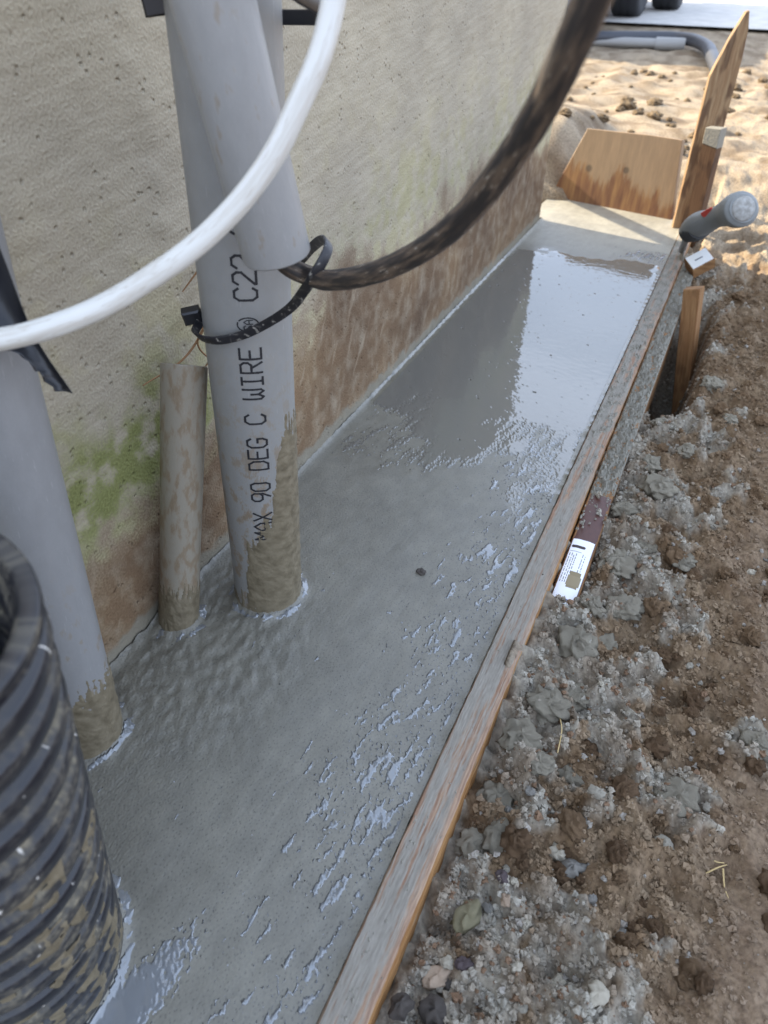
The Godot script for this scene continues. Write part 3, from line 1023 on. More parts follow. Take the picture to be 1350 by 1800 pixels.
# ------------------------------------------------------------------ cables and ties
func build_cables() -> void:
	var bn := noise(81, 1.0, 3)
	var pts := [Vector3(0.146, 0.385, -0.329), Vector3(0.1485, 0.345, -0.3335), Vector3(0.152, 0.3345, -0.3365), Vector3(0.162, 0.3285, -0.3405), Vector3(0.182, 0.331, -0.334), Vector3(0.216, 0.346, -0.319), Vector3(0.246, 0.365, -0.308), Vector3(0.272, 0.389, -0.292), Vector3(0.291, 0.413, -0.276), Vector3(0.306, 0.435, -0.26), Vector3(0.315, 0.452, -0.248), Vector3(0.321, 0.465, -0.241), Vector3(0.326, 0.48, -0.236), Vector3(0.325, 0.56, -0.236), Vector3(0.28, 0.64, -0.25), Vector3(0.16, 0.70, -0.27), Vector3(0.0, 0.65, -0.30), Vector3(-0.16, 0.603, -0.33), Vector3(-0.5, 0.6005, -0.36)]
	var w := 256
	var h := 1024
	var data := PackedByteArray()
	data.resize(w * h * 3)
	for j in h:
		for i in w:
			var a := TAU * i / w
			var k := bn.get_noise_3d(cos(a) * 1.5, j * 0.03, sin(a) * 1.5)
			var f := bn.get_noise_3d(cos(a) * 6.0, j * 0.12 + 70.0, sin(a) * 6.0)
			var mud := ss(-0.35, 0.45, k + 0.25 * f) * 0.75
			var spot := ss(0.42, 0.5, f) * ss(0.0, 0.3, k)
			var p := (j * w + i) * 3
			data[p] = int(lerpf(lerpf(46.0, 112.0, mud), 170.0, spot))
			data[p + 1] = int(lerpf(lerpf(41.0, 94.0, mud), 164.0, spot))
			data[p + 2] = int(lerpf(lerpf(38.0, 76.0, mud), 150.0, spot))
	var bm := mat(Color.WHITE, 0.55)
	bm.albedo_texture = image_tex(w, h, data)
	bump(bm, M.rough_h, 0.03)
	bm.uv1_scale = Vector3(1.0, 1.0 / 0.8, 1.0)
	single("black_cable", tube(smooth_path(pts, 0.004), func(l, _t, a): return 0.0056 + 0.0003 * bn.get_noise_2d(l * 60.0, a), 28), bm, "thick muddy black cable looping out of the slanting conduit", "cable")
	var wp := [Vector3(0.075, -0.002, 0.02), Vector3(0.068, 0.10, -0.005), Vector3(0.036, 0.26, -0.075), Vector3(0.03, 0.325, -0.125), Vector3(0.046, 0.345, -0.153), Vector3(0.07, 0.341, -0.168), Vector3(0.098, 0.342, -0.188), Vector3(0.116, 0.346, -0.201), Vector3(0.134, 0.353, -0.216), Vector3(0.152, 0.364, -0.231), Vector3(0.168, 0.376, -0.245), Vector3(0.182, 0.391, -0.259), Vector3(0.193, 0.408, -0.272), Vector3(0.2, 0.426, -0.284), Vector3(0.205, 0.442, -0.294), Vector3(0.207, 0.459, -0.303), Vector3(0.21, 0.478, -0.307), Vector3(0.205, 0.56, -0.32), Vector3(0.17, 0.63, -0.35), Vector3(0.05, 0.65, -0.38), Vector3(-0.10, 0.603, -0.40), Vector3(-0.4, 0.600, -0.45)]
	var wd := PackedByteArray()
	wd.resize(w * h * 3)
	for j in h:
		for i in w:
			var a := TAU * i / w
			var k := bn.get_noise_3d(cos(a) * 1.2 + 20.0, j * 0.012, sin(a) * 1.2)
			var f := bn.get_noise_3d(cos(a) * 5.0 + 20.0, j * 0.06, sin(a) * 5.0)
			var line := ss(0.05, 0.0, absf(k - 0.18 + 0.08 * f)) * 0.3
			var dirt := ss(0.12, 0.55, k + 0.3 * f) * 0.2
			var p := (j * w + i) * 3
			wd[p] = int(lerpf(208.0, 140.0, clampf(line + dirt, 0.0, 1.0)))
			wd[p + 1] = int(lerpf(206.0, 122.0, clampf(line + dirt, 0.0, 1.0)))
			wd[p + 2] = int(lerpf(198.0, 100.0, clampf(line + dirt, 0.0, 1.0)))
	var wm := mat(Color.WHITE, 0.5)
	wm.albedo_texture = image_tex(w, h, wd)
	wm.uv1_scale = Vector3(1.0, 1.0 / 0.9, 1.0)
	single("white_cable", tube(smooth_path(wp, 0.005), func(l, _t, a): return 0.0049 + 0.00015 * bn.get_noise_2d(l * 50.0, a), 28), wm, "scuffed white cable sweeping in front of the conduits", "cable")
	# cable ties
	var tie_dirt := mat(Color.WHITE, 0.45)
	tie_dirt.albedo_texture = noise_tex(noise(83, 0.03, 3), 256, [[0.0, rgb(24, 24, 28)], [0.76, rgb(40, 38, 40)], [0.82, rgb(140, 136, 126)], [1.0, rgb(175, 170, 160)]])
	tri(tie_dirt, 20.0)
	M.tie = tie_dirt
	var t1 := thing("cable_tie", "black cable tie cinched round the printed conduit and the slanting conduit", "cable tie", Vector3.ZERO, "black cable ties")
	var loop := [Vector3(0.0665, 0.2755, -0.3560), Vector3(0.0735, 0.2745, -0.3420), Vector3(0.0895, 0.2740, -0.3395), Vector3(0.1080, 0.2790, -0.3445), Vector3(0.1260, 0.2890, -0.3480), Vector3(0.1450, 0.3030, -0.3470), Vector3(0.1605, 0.3190, -0.3390), Vector3(0.1720, 0.3330, -0.3345), Vector3(0.1760, 0.3440, -0.3420), Vector3(0.1660, 0.3440, -0.3560), Vector3(0.1420, 0.3280, -0.3820), Vector3(0.1150, 0.3060, -0.4060), Vector3(0.0900, 0.2880, -0.4080), Vector3(0.0690, 0.2800, -0.3960), Vector3(0.0625, 0.2770, -0.3740), Vector3(0.0665, 0.2755, -0.3560)]
	part("strap", strap_mesh(loop, Vector3(0.11, 0.30, -0.372), 0.0062, 0.0013), tie_dirt, t1)
	var head := part("head", head_mesh(), M.black_plastic, t1, Vector3(0.0605, 0.2790, -0.3560))
	head.basis = Basis.from_euler(Vector3(0.2, 0.65, 0.15))
	var t2 := thing("cable_tie", "black cable tie high on the conduits, its loop standing off to the wall side", "cable tie", Vector3.ZERO, "black cable ties")
	var loop2 := [Vector3(0.0760, 0.4560, -0.3600), Vector3(0.0850, 0.4640, -0.3380), Vector3(0.1090, 0.4700, -0.3130), Vector3(0.1400, 0.4740, -0.2960), Vector3(0.1600, 0.4700, -0.3120), Vector3(0.1640, 0.4560, -0.3520), Vector3(0.1580, 0.4460, -0.3900), Vector3(0.1330, 0.4430, -0.4100), Vector3(0.1000, 0.4430, -0.4060), Vector3(0.0790, 0.4480, -0.3850), Vector3(0.0760, 0.4560, -0.3600)]
	part("strap", strap_mesh(loop2, Vector3(0.115, 0.456, -0.365), 0.0075, 0.0014), M.black_plastic, t2)
	var head2 := part("head", head_mesh(), M.black_plastic, t2, Vector3(0.0700, 0.4500, -0.3600))
	head2.basis = Basis.from_euler(Vector3(0.0, 0.5, 0.1))

func head_mesh() -> ArrayMesh:
	var st := slab_prism([Vector2(-0.006, -0.005), Vector2(0.006, -0.005), Vector2(0.0068, 0.0), Vector2(0.006, 0.005), Vector2(-0.006, 0.005)], Vector3.ZERO, Vector3.RIGHT, Vector3.UP, 0.009)
	return st

func strap_mesh(pts: Array, center: Vector3, wide: float, thick: float) -> ArrayMesh:
	var path := smooth_path(pts, 0.003)
	var v := PackedVector3Array()
	var n := path.size()
	var prof := [[-0.5, 0.0], [-0.42, 1.0], [0.42, 1.0], [0.5, 0.0], [0.42, -0.3], [-0.42, -0.3], [-0.5, 0.0]]
	# the loop's plane, for the strap's width direction
	var nrm := Vector3.ZERO
	for i in n: nrm += (path[i] - center).cross(path[(i + 1) % n] - center)
	nrm = nrm.normalized()
	if nrm.y < 0.0: nrm = -nrm
	for i in n:
		var t := (path[mini(i + 1, n - 1)] - path[maxi(i - 1, 0)]).normalized()
		var out := t.cross(nrm).normalized()
		if out.dot(path[i] - center) < 0.0: out = -out
		var wd := out.cross(t).normalized()
		if wd.y < 0.0: wd = -wd
		for q in prof: v.append(path[i] + wd * q[0] * wide + out * q[1] * thick)
	return make(v, grid_index(prof.size(), n, true))

# ------------------------------------------------------------------ corrugated drain pipe
func build_drain_pipe() -> void:
	var a := Vector3(0.1083, 0.0, -0.0532)
	var b := Vector3(0.1586, 0.3133, -0.0617)
	var root := thing("drain_pipe", "black corrugated drain pipe caked with mud, open end up, beside the wall", "pipe", a)
	root.basis = stand(a, b)
	var L := a.distance_to(b)
	var P := []
	var pitch := 0.0192
	var y := -0.06
	var r := 0.0555
	P.append(Vector2(r - 0.006, y))
	while y < L - 0.012:
		for q in [[0.0, -0.0052], [0.12, -0.0048], [0.24, -0.0012], [0.32, 0.0], [0.5, 0.0006], [0.74, 0.0], [0.82, -0.0012], [0.92, -0.0048]]:
			if y + q[0] * pitch < L - 0.006: P.append(Vector2(r + q[1], y + q[0] * pitch))
		y += pitch
	P.append_array([Vector2(r - 0.002, L - 0.005), Vector2(r, L - 0.003), Vector2(r - 0.0004, L - 0.0008), Vector2(r - 0.0015, L), Vector2(r - 0.006, L), Vector2(r - 0.008, L - 0.002)])
	var yy := L - 0.01
	while yy > -0.06:
		P.append(Vector2(r - 0.0125 + 0.003 * (0.5 + 0.5 * cos(yy / pitch * TAU)), yy))
		yy -= pitch / 6.0
	var w := 768
	var h := 768
	var n1 := noise(91, 1.0, 4)
	var data := PackedByteArray()
	data.resize(w * h * 3)
	var rd := PackedByteArray()
	rd.resize(w * h * 3)
	for j in h:
		var s := -0.06 + 0.38 * j / h
		for i in w:
			var t := TAU * i / w
			var c := Vector3(cos(t), 0.0, -sin(t))
			var ph := fposmod((s + 0.06) / pitch, 1.0)
			var k := n1.get_noise_3d(c.x * 1.6, s * 40.0, c.z * 1.6)
			var f := n1.get_noise_3d(c.x * 14.0, s * 330.0 + 40.0, c.z * 14.0)
			# mud sits thicker on the side that faces the bed
			var facing := c.x * 0.75 - c.z * 0.35
			var mud := ss(-0.25, 0.75, k + 0.35 * f + 0.45 * facing - 0.06 - 0.8 * s)
			var film := ss(-0.1, 0.5, n1.get_noise_3d(c.x * 2.0 + 9.0, s * 140.0, c.z * 2.0)) * 0.42
			var spot := ss(0.56, 0.6, n1.get_noise_3d(c.x * 6.0, s * 55.0 + 9.0, c.z * 6.0))
			var groove := ss(0.30, 0.14, ph) + ss(0.80, 0.92, ph)
			mud = clampf(mud * (0.65 + 0.2 * f) + groove * (0.20 + 0.45 * mud) + film * 0.5, 0.0, 1.0)
			var p := (j * w + i) * 3
			data[p] = clampi(int(lerpf(lerpf(30.0, 116.0 + 26.0 * f, mud), 205.0, spot)), 0, 255)
			data[p + 1] = clampi(int(lerpf(lerpf(31.0, 108.0 + 24.0 * f, mud), 200.0, spot)), 0, 255)
			data[p + 2] = clampi(int(lerpf(lerpf(36.0, 90.0 + 20.0 * f, mud), 190.0, spot)), 0, 255)
			var ro := lerpf(0.30, 0.8, clampf(mud * 1.4 + spot, 0.0, 1.0))
			rd[p] = int(ro * 255.0)
			rd[p + 1] = rd[p]
			rd[p + 2] = rd[p]
	var m := mat(Color.WHITE, 1.0)
	m.albedo_texture = image_tex(w, h, data)
	m.roughness_texture = image_tex(w, h, rd)
	m.uv1_scale = Vector3(1.0, 1.0 / 0.38, 1.0)
	m.uv1_offset = Vector3(0.0, 0.06 / 0.38, 0.0)
	part("corrugated_tube", lathe(P, 96), m, root)
	var right := Vector3(FACE.z, 0.0, -FACE.x)
	var en := noise(92, 1.0, 4)
	part("mud_crust", crust(0.0548, -0.004, 0.20, func(t, s):
		var k: float = en.get_noise_2d(t * 3.0, s * 30.0) + 0.5 * en.get_noise_2d(t * 12.0, s * 120.0) + 0.35 * ss(0.0, 0.9, t) * ss(2.6, 1.6, t) - 0.42 - s * 1.6
		return clampf(k * 0.005, -0.003, 0.0018), (root.basis.inverse() * FACE), 93), M.smear, root)

# ------------------------------------------------------------------ form boards and stakes
func build_form() -> void:
	# long front board; its top carries a scraped film of cement
	var w := 2048
	var h := 128
	var n1 := noise(101, 1.0, 4)
	var n2 := noise(102, 1.0, 4)
	var data := PackedByteArray()
	data.resize(w * h * 3)
	var hd := PackedFloat32Array()
	hd.resize(w * h)
	for j in h:
		var q := (j + 0.5) / h
		for i in w:
			var s := 1.84 * (i + 0.5) / w
			var g := n1.get_noise_2d(s * 9.0, q * 60.0 + 1.5 * n2.get_noise_2d(s * 4.0, q * 3.0))
			var f := n1.get_noise_2d(s * 70.0, q * 240.0)
			var big := n2.get_noise_2d(s * 6.0, q * 10.0)
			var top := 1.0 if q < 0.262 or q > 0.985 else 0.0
			var cem := top * clampf(ss(-0.60, 0.0, big + 0.4 * g + 0.3 * f) * 0.95, 0.0, 1.0)
			# the outer arris is rubbed back to wood, raggedly
			cem *= 1.0 - 0.85 * ss(0.19, 0.25, q + 0.06 * big + 0.03 * f) * ss(-0.25, 0.15, n2.get_noise_2d(s * 3.0, 7.0) + 0.15)
			if q > 0.70 and q < 0.985: cem = 0.9
			if q >= 0.262 and q < 0.5: cem = ss(0.25, 0.5, n2.get_noise_2d(s * 14.0, q * 9.0 + 30.0)) * 0.6
			var wr := 158.0 + 34.0 * g + 16.0 * f
			var wg := 116.0 + 36.0 * g + 14.0 * f
			var wb := 72.0 + 30.0 * g + 12.0 * f
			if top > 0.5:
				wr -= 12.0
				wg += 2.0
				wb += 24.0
			var p := (j * w + i) * 3
			data[p] = clampi(int(lerpf(wr, 132.0 + 16.0 * f + 12.0 * g, cem)), 0, 255)
			data[p + 1] = clampi(int(lerpf(wg, 127.0 + 16.0 * f + 12.0 * g, cem)), 0, 255)
			data[p + 2] = clampi(int(lerpf(wb, 117.0 + 16.0 * f + 12.0 * g, cem)), 0, 255)
			hd[j * w + i] = 0.5 + 0.22 * g + 0.25 * f + 0.2 * cem
	var m := mat(Color.WHITE, 0.8)
	m.albedo_texture = image_tex(w, h, data)
	bump(m, float_tex(w, h, hd), 0.05)
	m.uv1_scale = Vector3(1.0 / 1.84, 1.0, 1.0)
	m.metallic_specular = 0.35
	var A := thing("form_board", "long orange form board along the wet concrete, top smeared grey", "board", Vector3(0.2955, 0.0, 0.2), "wooden form boards")
	part("plank", board_mesh(Vector3.ZERO, Vector3(0.001, 0.0, -1.84), 0.027, 0.089, 330, 0.0016, 0.0007, 103), m, A)
	part("cement_smear", smear_strip(1.8, 0.0235, 104, func(s, x): return 0.25 * ss(0.55, 0.15, s) * ss(0.006, -0.004, x) - 0.40 + 0.42 * ss(0.75, 1.0, s), 0.0042), M.board_cement, A, Vector3(0, -0.0006, 0))
	# second board on its outer side, its near end cut down and carrying a label
	var B := thing("form_board", "second form board outside the first, caked with cement, brown painted end", "board", Vector3(0.3245, 0.0, -0.49), "wooden form boards")
	var drop := func(s): return -0.004 - 0.016 * ss(0.20, 0.0, s)
	part("plank", board_mesh(Vector3.ZERO, Vector3(-0.003, 0.0, -0.96), 0.0265, 0.089, 180, 0.0015, 0.0008, 105, drop), M.wood_tan, B)
	part("cement_smear", smear_strip(0.96, 0.0255, 106, func(s, x): return 0.10 * ss(0.17, 0.22, s) + 0.34 - 0.7 * ss(0.20, 0.14, s) - 0.5 * ss(0.12, 0.09, s) - 0.25 * ss(0.006, 0.013, x), 0.0075), M.board_cement, B, Vector3(0, -0.0052, 0))
	var paint := mat(rgb(82, 52, 44), 0.45)
	paint.albedo_texture = noise_tex(noise(107, 0.03, 4), 256, [[0.0, rgb(225, 215, 210)], [0.72, rgb(255, 245, 240)], [0.85, rgb(255, 255, 255)]])
	tri(paint, 15.0)
	part("painted_end", overlay(0.012, 0.172, 0.0235, drop, 0.0012, 24), paint, B)
	var lab := part("paper_label", overlay(0.008, 0.098, 0.0222, drop, 0.0022, 20), label_material(), B)
	lab.position.x = -0.0003
	tag(lab, "torn white paper label with small print")
	# end board
	var E := thing("form_board", "wide orange plywood board closing the end of the form", "board", Vector3(0.116, 0.0, -1.735), "wooden form boards")
	var ex := Vector3(0.282, 0.0, 0.060).normalized()
	var ey := Vector3(0.0, 0.984, -0.178)
	part("panel", slab_prism([Vector2(-0.158, -0.06), Vector2(0.143, -0.06), Vector2(0.143, 0.0), Vector2(0.125, 0.146), Vector2(0.06, 0.147), Vector2(0.0, 0.1455), Vector2(-0.085, 0.143), Vector2(-0.142, 0.003)], Vector3.ZERO, ex, ey, 0.018), end_material(), E)
	# stakes
	var S1 := thing("wooden_stake", "tall pointed orange stake standing at the corner of the form", "stake", Vector3(0.285, 0.0, -1.655), "wooden stakes")
	part("shaft", slab_prism([Vector2(-0.023, -0.2), Vector2(0.024, -0.2), Vector2(0.025, 0.30), Vector2(0.022, 0.345), Vector2(0.016, 0.370), Vector2(0.011, 0.368), Vector2(-0.006, 0.325), Vector2(-0.0235, 0.27)], Vector3.ZERO, Vector3(0.97, 0.0, -0.24).normalized(), Vector3(-0.005, 0.998, -0.03).normalized(), 0.019), M.wood, S1)
	var S2 := thing("wooden_stake", "shorter grey-topped stake nailed against the tall pointed stake", "stake", Vector3(0.305, 0.0, -1.612), "wooden stakes")
	part("shaft", slab_prism([Vector2(-0.0145, -0.2), Vector2(0.0145, -0.2), Vector2(0.0145, 0.19), Vector2(-0.0145, 0.188)], Vector3.ZERO, Vector3(0.94, 0.0, 0.34).normalized(), Vector3(-0.03, 0.998, -0.03).normalized(), 0.024), M.wood_dark, S2)
	part("cement_cap", slab_prism([Vector2(-0.0152, 0.165), Vector2(0.0152, 0.160), Vector2(0.0152, 0.1935), Vector2(-0.0152, 0.192)], Vector3.ZERO, Vector3(0.94, 0.0, 0.34).normalized(), Vector3(-0.03, 0.998, -0.03).normalized(), 0.026), M.board_cement, S2)
	var S3 := thing("wooden_stake", "tan stake driven aslant into the hollow outside the second board", "stake", Vector3(0.3705, -0.10, -1.185), "wooden stakes")
	part("shaft", slab_prism([Vector2(-0.010, -0.12), Vector2(0.010, -0.12), Vector2(0.0135, 0.02), Vector2(0.0135, 0.148), Vector2(-0.0125, 0.145), Vector2(-0.0125, 0.02)], Vector3.ZERO, Vector3(0.95, 0.18, 0.25).normalized(), Vector3(-0.16, 0.985, -0.06).normalized(), 0.020), M.wood_tan, S3)

func smear_strip(length: float, wide: float, sd: int, bias: Callable, thick: float) -> ArrayMesh:
	var n := noise(sd, 1.0, 4)
	var nu := 26
	var nv := int(length / 0.0016)
	var v := PackedVector3Array()
	var keep := PackedByteArray()
	for j in nv:
		var s := length * j / (nv - 1)
		for i in nu:
			var x := wide * (float(i) / (nu - 1) - 0.5)
			var k: float = bias.call(s, x)
			var t := (0.7 * n.get_noise_2d(x * 70.0, s * 40.0) + 0.75 * n.get_noise_2d(x * 300.0, s * 300.0) + k) * thick
			if i == 0 or i == nu - 1: t *= 0.4
			keep.append(1 if t > 0.0 else 0)
			v.append(Vector3(x, clampf(t, -0.0012, thick), -s))
	return make(v, grid_index(nu, nv, true, keep))

func overlay(s0: float, s1: float, wide: float, drop: Callable, lift: float, seg: int) -> ArrayMesh:
	var v := PackedVector3Array()
	var uv := PackedVector2Array()
	for j in seg + 1:
		var s := lerpf(s0, s1, float(j) / seg)
		for i in 5:
			var x := wide * (i / 4.0 - 0.5)
			v.append(Vector3(x, drop.call(s) + lift - (0.0012 if i == 0 or i == 4 else 0.0), -s))
			uv.append(Vector2(i / 4.0, float(j) / seg))
	return make(v, grid_index(5, seg + 1, true), uv)

# a shipping label: a dark oval, then columns of small print too fine to read
func label_material() -> StandardMaterial3D:
	var im := Image.create(128, 384, false, Image.FORMAT_RGB8)
	im.fill(rgb(228, 228, 230))
	var rg := RandomNumberGenerator.new()
	rg.seed = 9
	im.fill_rect(Rect2i(8, 330, 74, 16), rgb(48, 34, 32))
	im.fill_rect(Rect2i(4, 334, 82, 8), rgb(48, 34, 32))
	im.fill_rect(Rect2i(6, 306, 66, 4), rgb(150, 150, 152))
	for c in [8, 22, 34, 46, 84, 98]:
		var y := 120
		while y < 290:
			var l := rg.randi_range(5, 20)
			im.fill_rect(Rect2i(c, y, 4, l), rgb(70, 70, 76))
			y += l + rg.randi_range(3, 9)
	im.fill_rect(Rect2i(50, 96, 62, 96), rgb(126, 112, 82))
	im.fill_rect(Rect2i(44, 110, 76, 58), rgb(134, 120, 90))
	im.fill_rect(Rect2i(20, 20, 66, 10), rgb(92, 100, 150))
	var m := mat(Color.WHITE, 0.6)
	m.albedo_texture = ImageTexture.create_from_image(im)
	m.texture_repeat = false
	return m

# plywood with a wet, darker stain risen from the concrete in an uneven line
func end_material() -> StandardMaterial3D:
	var w := 256
	var h := 384
	var n1 := noise(111, 1.0, 4)
	var data := PackedByteArray()
	data.resize(w * h * 3)
	for j in h:
		var along := -0.17 + 0.32 * j / h
		for i in w:
			var up := -0.07 + 0.23 * i / w
			var g := n1.get_noise_2d(along * 60.0, up * 9.0)
			var f := n1.get_noise_2d(along * 240.0, up * 30.0 + 9.0)
			var wet := ss(0.012, -0.012, up - 0.055 - 0.05 * n1.get_noise_2d(along * 14.0, 3.0) - 0.018 * f + 0.13 * along)
			var knot := ss(0.009, 0.004, Vector2((along - 0.03) * 1.0, up - 0.083).length()) + ss(0.010, 0.004, Vector2(along + 0.055, up - 0.075).length())
			var k := 1.0 + 0.08 * g + 0.05 * f - 0.30 * clampf(knot, 0.0, 1.0)
			var p := (j * w + i) * 3
			data[p] = clampi(int(lerpf(138.0, 116.0 + 24.0 * g, wet) * k), 0, 255)
			data[p + 1] = clampi(int(lerpf(114.0, 80.0 + 26.0 * g, wet) * k), 0, 255)
			data[p + 2] = clampi(int(lerpf(86.0, 48.0 + 14.0 * g, wet) * k), 0, 255)
	var m := mat(Color.WHITE, 0.65)
	m.albedo_texture = image_tex(w, h, data)
	m.uv1_scale = Vector3(1.0 / 0.23, 1.0 / 0.32, 1.0)
	m.uv1_offset = Vector3(0.07 / 0.23, 0.17 / 0.32, 0.0)
	return m

# ------------------------------------------------------------------ tools left at the form
func build_tools() -> void:
	var T := thing("hand_trowel", "hand trowel with grey rubber grip and red badge leaning on the form", "trowel", Vector3(0.303, -0.005, -1.46))
	var o := T.position
	var P := [Vector3(0.3075, 0.058, -1.418), Vector3(0.315, 0.076, -1.392), Vector3(0.337, 0.100, -1.355), Vector3(0.362, 0.126, -1.315), Vector3(0.384, 0.147, -1.274)]
	for i in P.size(): P[i] -= o
	var grip := mat(rgb(122, 124, 122), 0.6)
	bump(grip, M.rough_h, 0.03)
	var rr := func(_l, t, a): return lerpf(0.0155, 0.0215, ss(0.0, 0.35, t)) - 0.005 * exp(-pow((t - 0.55) / 0.16, 2.0)) + 0.0055 * ss(0.72, 0.92, t) - 0.006 * ss(0.965, 1.0, t) + 0.0015 * cos(2.0 * a)
	part("grip", tube(smooth_path(P, 0.003), rr, 32), grip, T)
	var endp: Vector3 = P[4]
	var dirv: Vector3 = (P[4] - P[3]).normalized()
	var capm := mat(rgb(176, 176, 172), 0.75)
	capm.albedo_texture = noise_tex(noise(121, 0.04, 4), 128, [[0.0, rgb(170, 165, 158)], [1.0, rgb(255, 255, 255)]])
	tri(capm, 18.0)
	var cap := part("end_cap", lathe([Vector2(0.0, -0.002), Vector2(0.0185, -0.002), Vector2(0.0188, 0.0), Vector2(0.0165, 0.0032), Vector2(0.008, 0.005), Vector2(0.0, 0.0054)], 32), capm, T, endp)
	cap.basis = stand(Vector3.ZERO, dirv)
	var dark := mat(rgb(58, 58, 58), 0.7)
	var ringp := PackedVector3Array()
	for i in 41: ringp.append(P[0].lerp(P[2], 0.05 + 0.55 * i / 40.0) + Vector3(0.0, 0.0003, 0.001))
	part("ribbed_collar", tube(ringp, func(_l, t, _a): return lerpf(0.0168, 0.0212, ss(0.0, 0.6, t)) + 0.0007 * cos(t * TAU * 9.0), 32), dark, T)
	var red := mat(rgb(178, 62, 50), 0.5)
	var bd := part("badge", slab_prism([Vector2(-0.013, -0.004), Vector2(0.010, -0.006), Vector2(0.015, 0.0), Vector2(0.013, 0.005), Vector2(-0.010, 0.005), Vector2(-0.014, 0.001)], Vector3.ZERO, Vector3(0.62, 0.55, 0.56).normalized(), Vector3(0.40, 0.30, -0.75).normalized().cross(Vector3(0.62, 0.55, 0.56).normalized()).normalized(), 0.004), red, T, (P[2] as Vector3).lerp(P[3], 0.45) + Vector3(-0.0150, 0.0085, 0.0075))
	bd.position += Vector3.ZERO
	var steel := mat(rgb(150, 150, 150), 0.35, 0.8)
	part("shank", tube(smooth_path([P[0] + Vector3(0.004, 0.006, 0.008), P[0] + Vector3(-0.002, -0.02, -0.012), Vector3(0.0, 0.018, 0.0)], 0.004), func(_l, _t, _a): return 0.0065, 16), steel, T)
	var blade_m := mat(rgb(146, 140, 128), 0.55, 0.25)
	part("blade", slab_prism([Vector2(-0.014, -0.075), Vector2(0.014, -0.075), Vector2(0.016, 0.0), Vector2(0.008, 0.03), Vector2(-0.008, 0.03), Vector2(-0.016, 0.0)], Vector3(0.002, 0.012, 0.002), Vector3(0.25, 0.1, 0.95).normalized(), Vector3(-0.03, 0.99, -0.12).normalized(), 0.0022, 0.0005), blade_m, T)
	# an offcut with a white sticker lying across the boards
	var K := thing("wood_offcut", "small wood offcut with white sticker lying against the trowel", "offcut", Vector3(0.341, 0.016, -1.395))
	K.basis = Basis.from_euler(Vector3(0.35, 0.75, 0.55))
	part("block", slab_prism([Vector2(-0.020, -0.016), Vector2(0.020, -0.016), Vector2(0.020, 0.016), Vector2(-0.020, 0.016)], Vector3.ZERO, Vector3.RIGHT, Vector3(0, 0, -1), 0.024), M.wood_tan, K)
	var paper := mat(rgb(222, 220, 214), 0.7)
	part("sticker", slab_prism([Vector2(-0.0185, -0.0145), Vector2(0.0185, -0.0145), Vector2(0.0185, 0.0145), Vector2(-0.0185, 0.0145)], Vector3(0, 0.0128, 0), Vector3.RIGHT, Vector3(0, 0, -1), 0.0008, 0.0002), paper, K)
	var bar := mat(rgb(110, 110, 112), 0.7)
	part("print_line", slab_prism([Vector2(-0.008, -0.0012), Vector2(0.006, -0.0012), Vector2(0.006, 0.0012), Vector2(-0.008, 0.0012)], Vector3(0, 0.0134, 0), Vector3.RIGHT, Vector3(0, 0, -1), 0.0004, 0.0001), bar, K)
	# dry rootlets clinging to the wall between stub and printed conduit
	var R := thing("dry_roots", "tuft of dry brown rootlets on the wall behind the cable tie", "roots", Vector3(0.012, 0.235, -0.415))
	for q in [[Vector3(0, 0.04, -0.02), Vector3(0.010, 0.015, -0.006), Vector3(0.004, -0.012, 0.022), Vector3(0.002, -0.014, 0.072)], [Vector3(0.004, 0.035, -0.025), Vector3(0.016, 0.0, -0.012), Vector3(0.012, -0.035, -0.010)], [Vector3(0.0, 0.005, -0.012), Vector3(0.014, 0.010, 0.004), Vector3(0.008, -0.006, 0.012), Vector3(0.012, -0.026, 0.002)], [Vector3(0.0, 0.045, -0.022), Vector3(0.012, 0.050, 0.0), Vector3(0.004, 0.036, 0.014)], [Vector3(0.006, -0.03, -0.012), Vector3(0.016, -0.018, 0.004), Vector3(0.010, -0.028, 0.016)], [Vector3(0.012, -0.035, -0.012), Vector3(0.014, -0.012, -0.004), Vector3(0.006, 0.012, 0.010)]]:
		part("rootlet", tube(smooth_path(q, 0.004), func(_l, t, _a): return lerpf(0.0014, 0.0005, t), 6), M.root, R)

# ------------------------------------------------------------------ stones, lumps and crumbs on the soil
func beside(z: float) -> String:
	if z > -0.22: return "near the flat tan stone"
	if z > -0.33: return "near the smooth grey-green stone"
	if z > -0.45: return "near the thin straw"
	if z > -0.62: return "beside the paper label"
	if z > -0.80: return "beside the brown painted end"
	if z > -0.98: return "beside the cement-caked second board"
	if z > -1.2: return "beside the hollow with the tan stake"
	return "below the trowel"

func sized(r: float, a: float, b: float) -> String:
	return "small" if r < a else "middling" if r < b else "big"

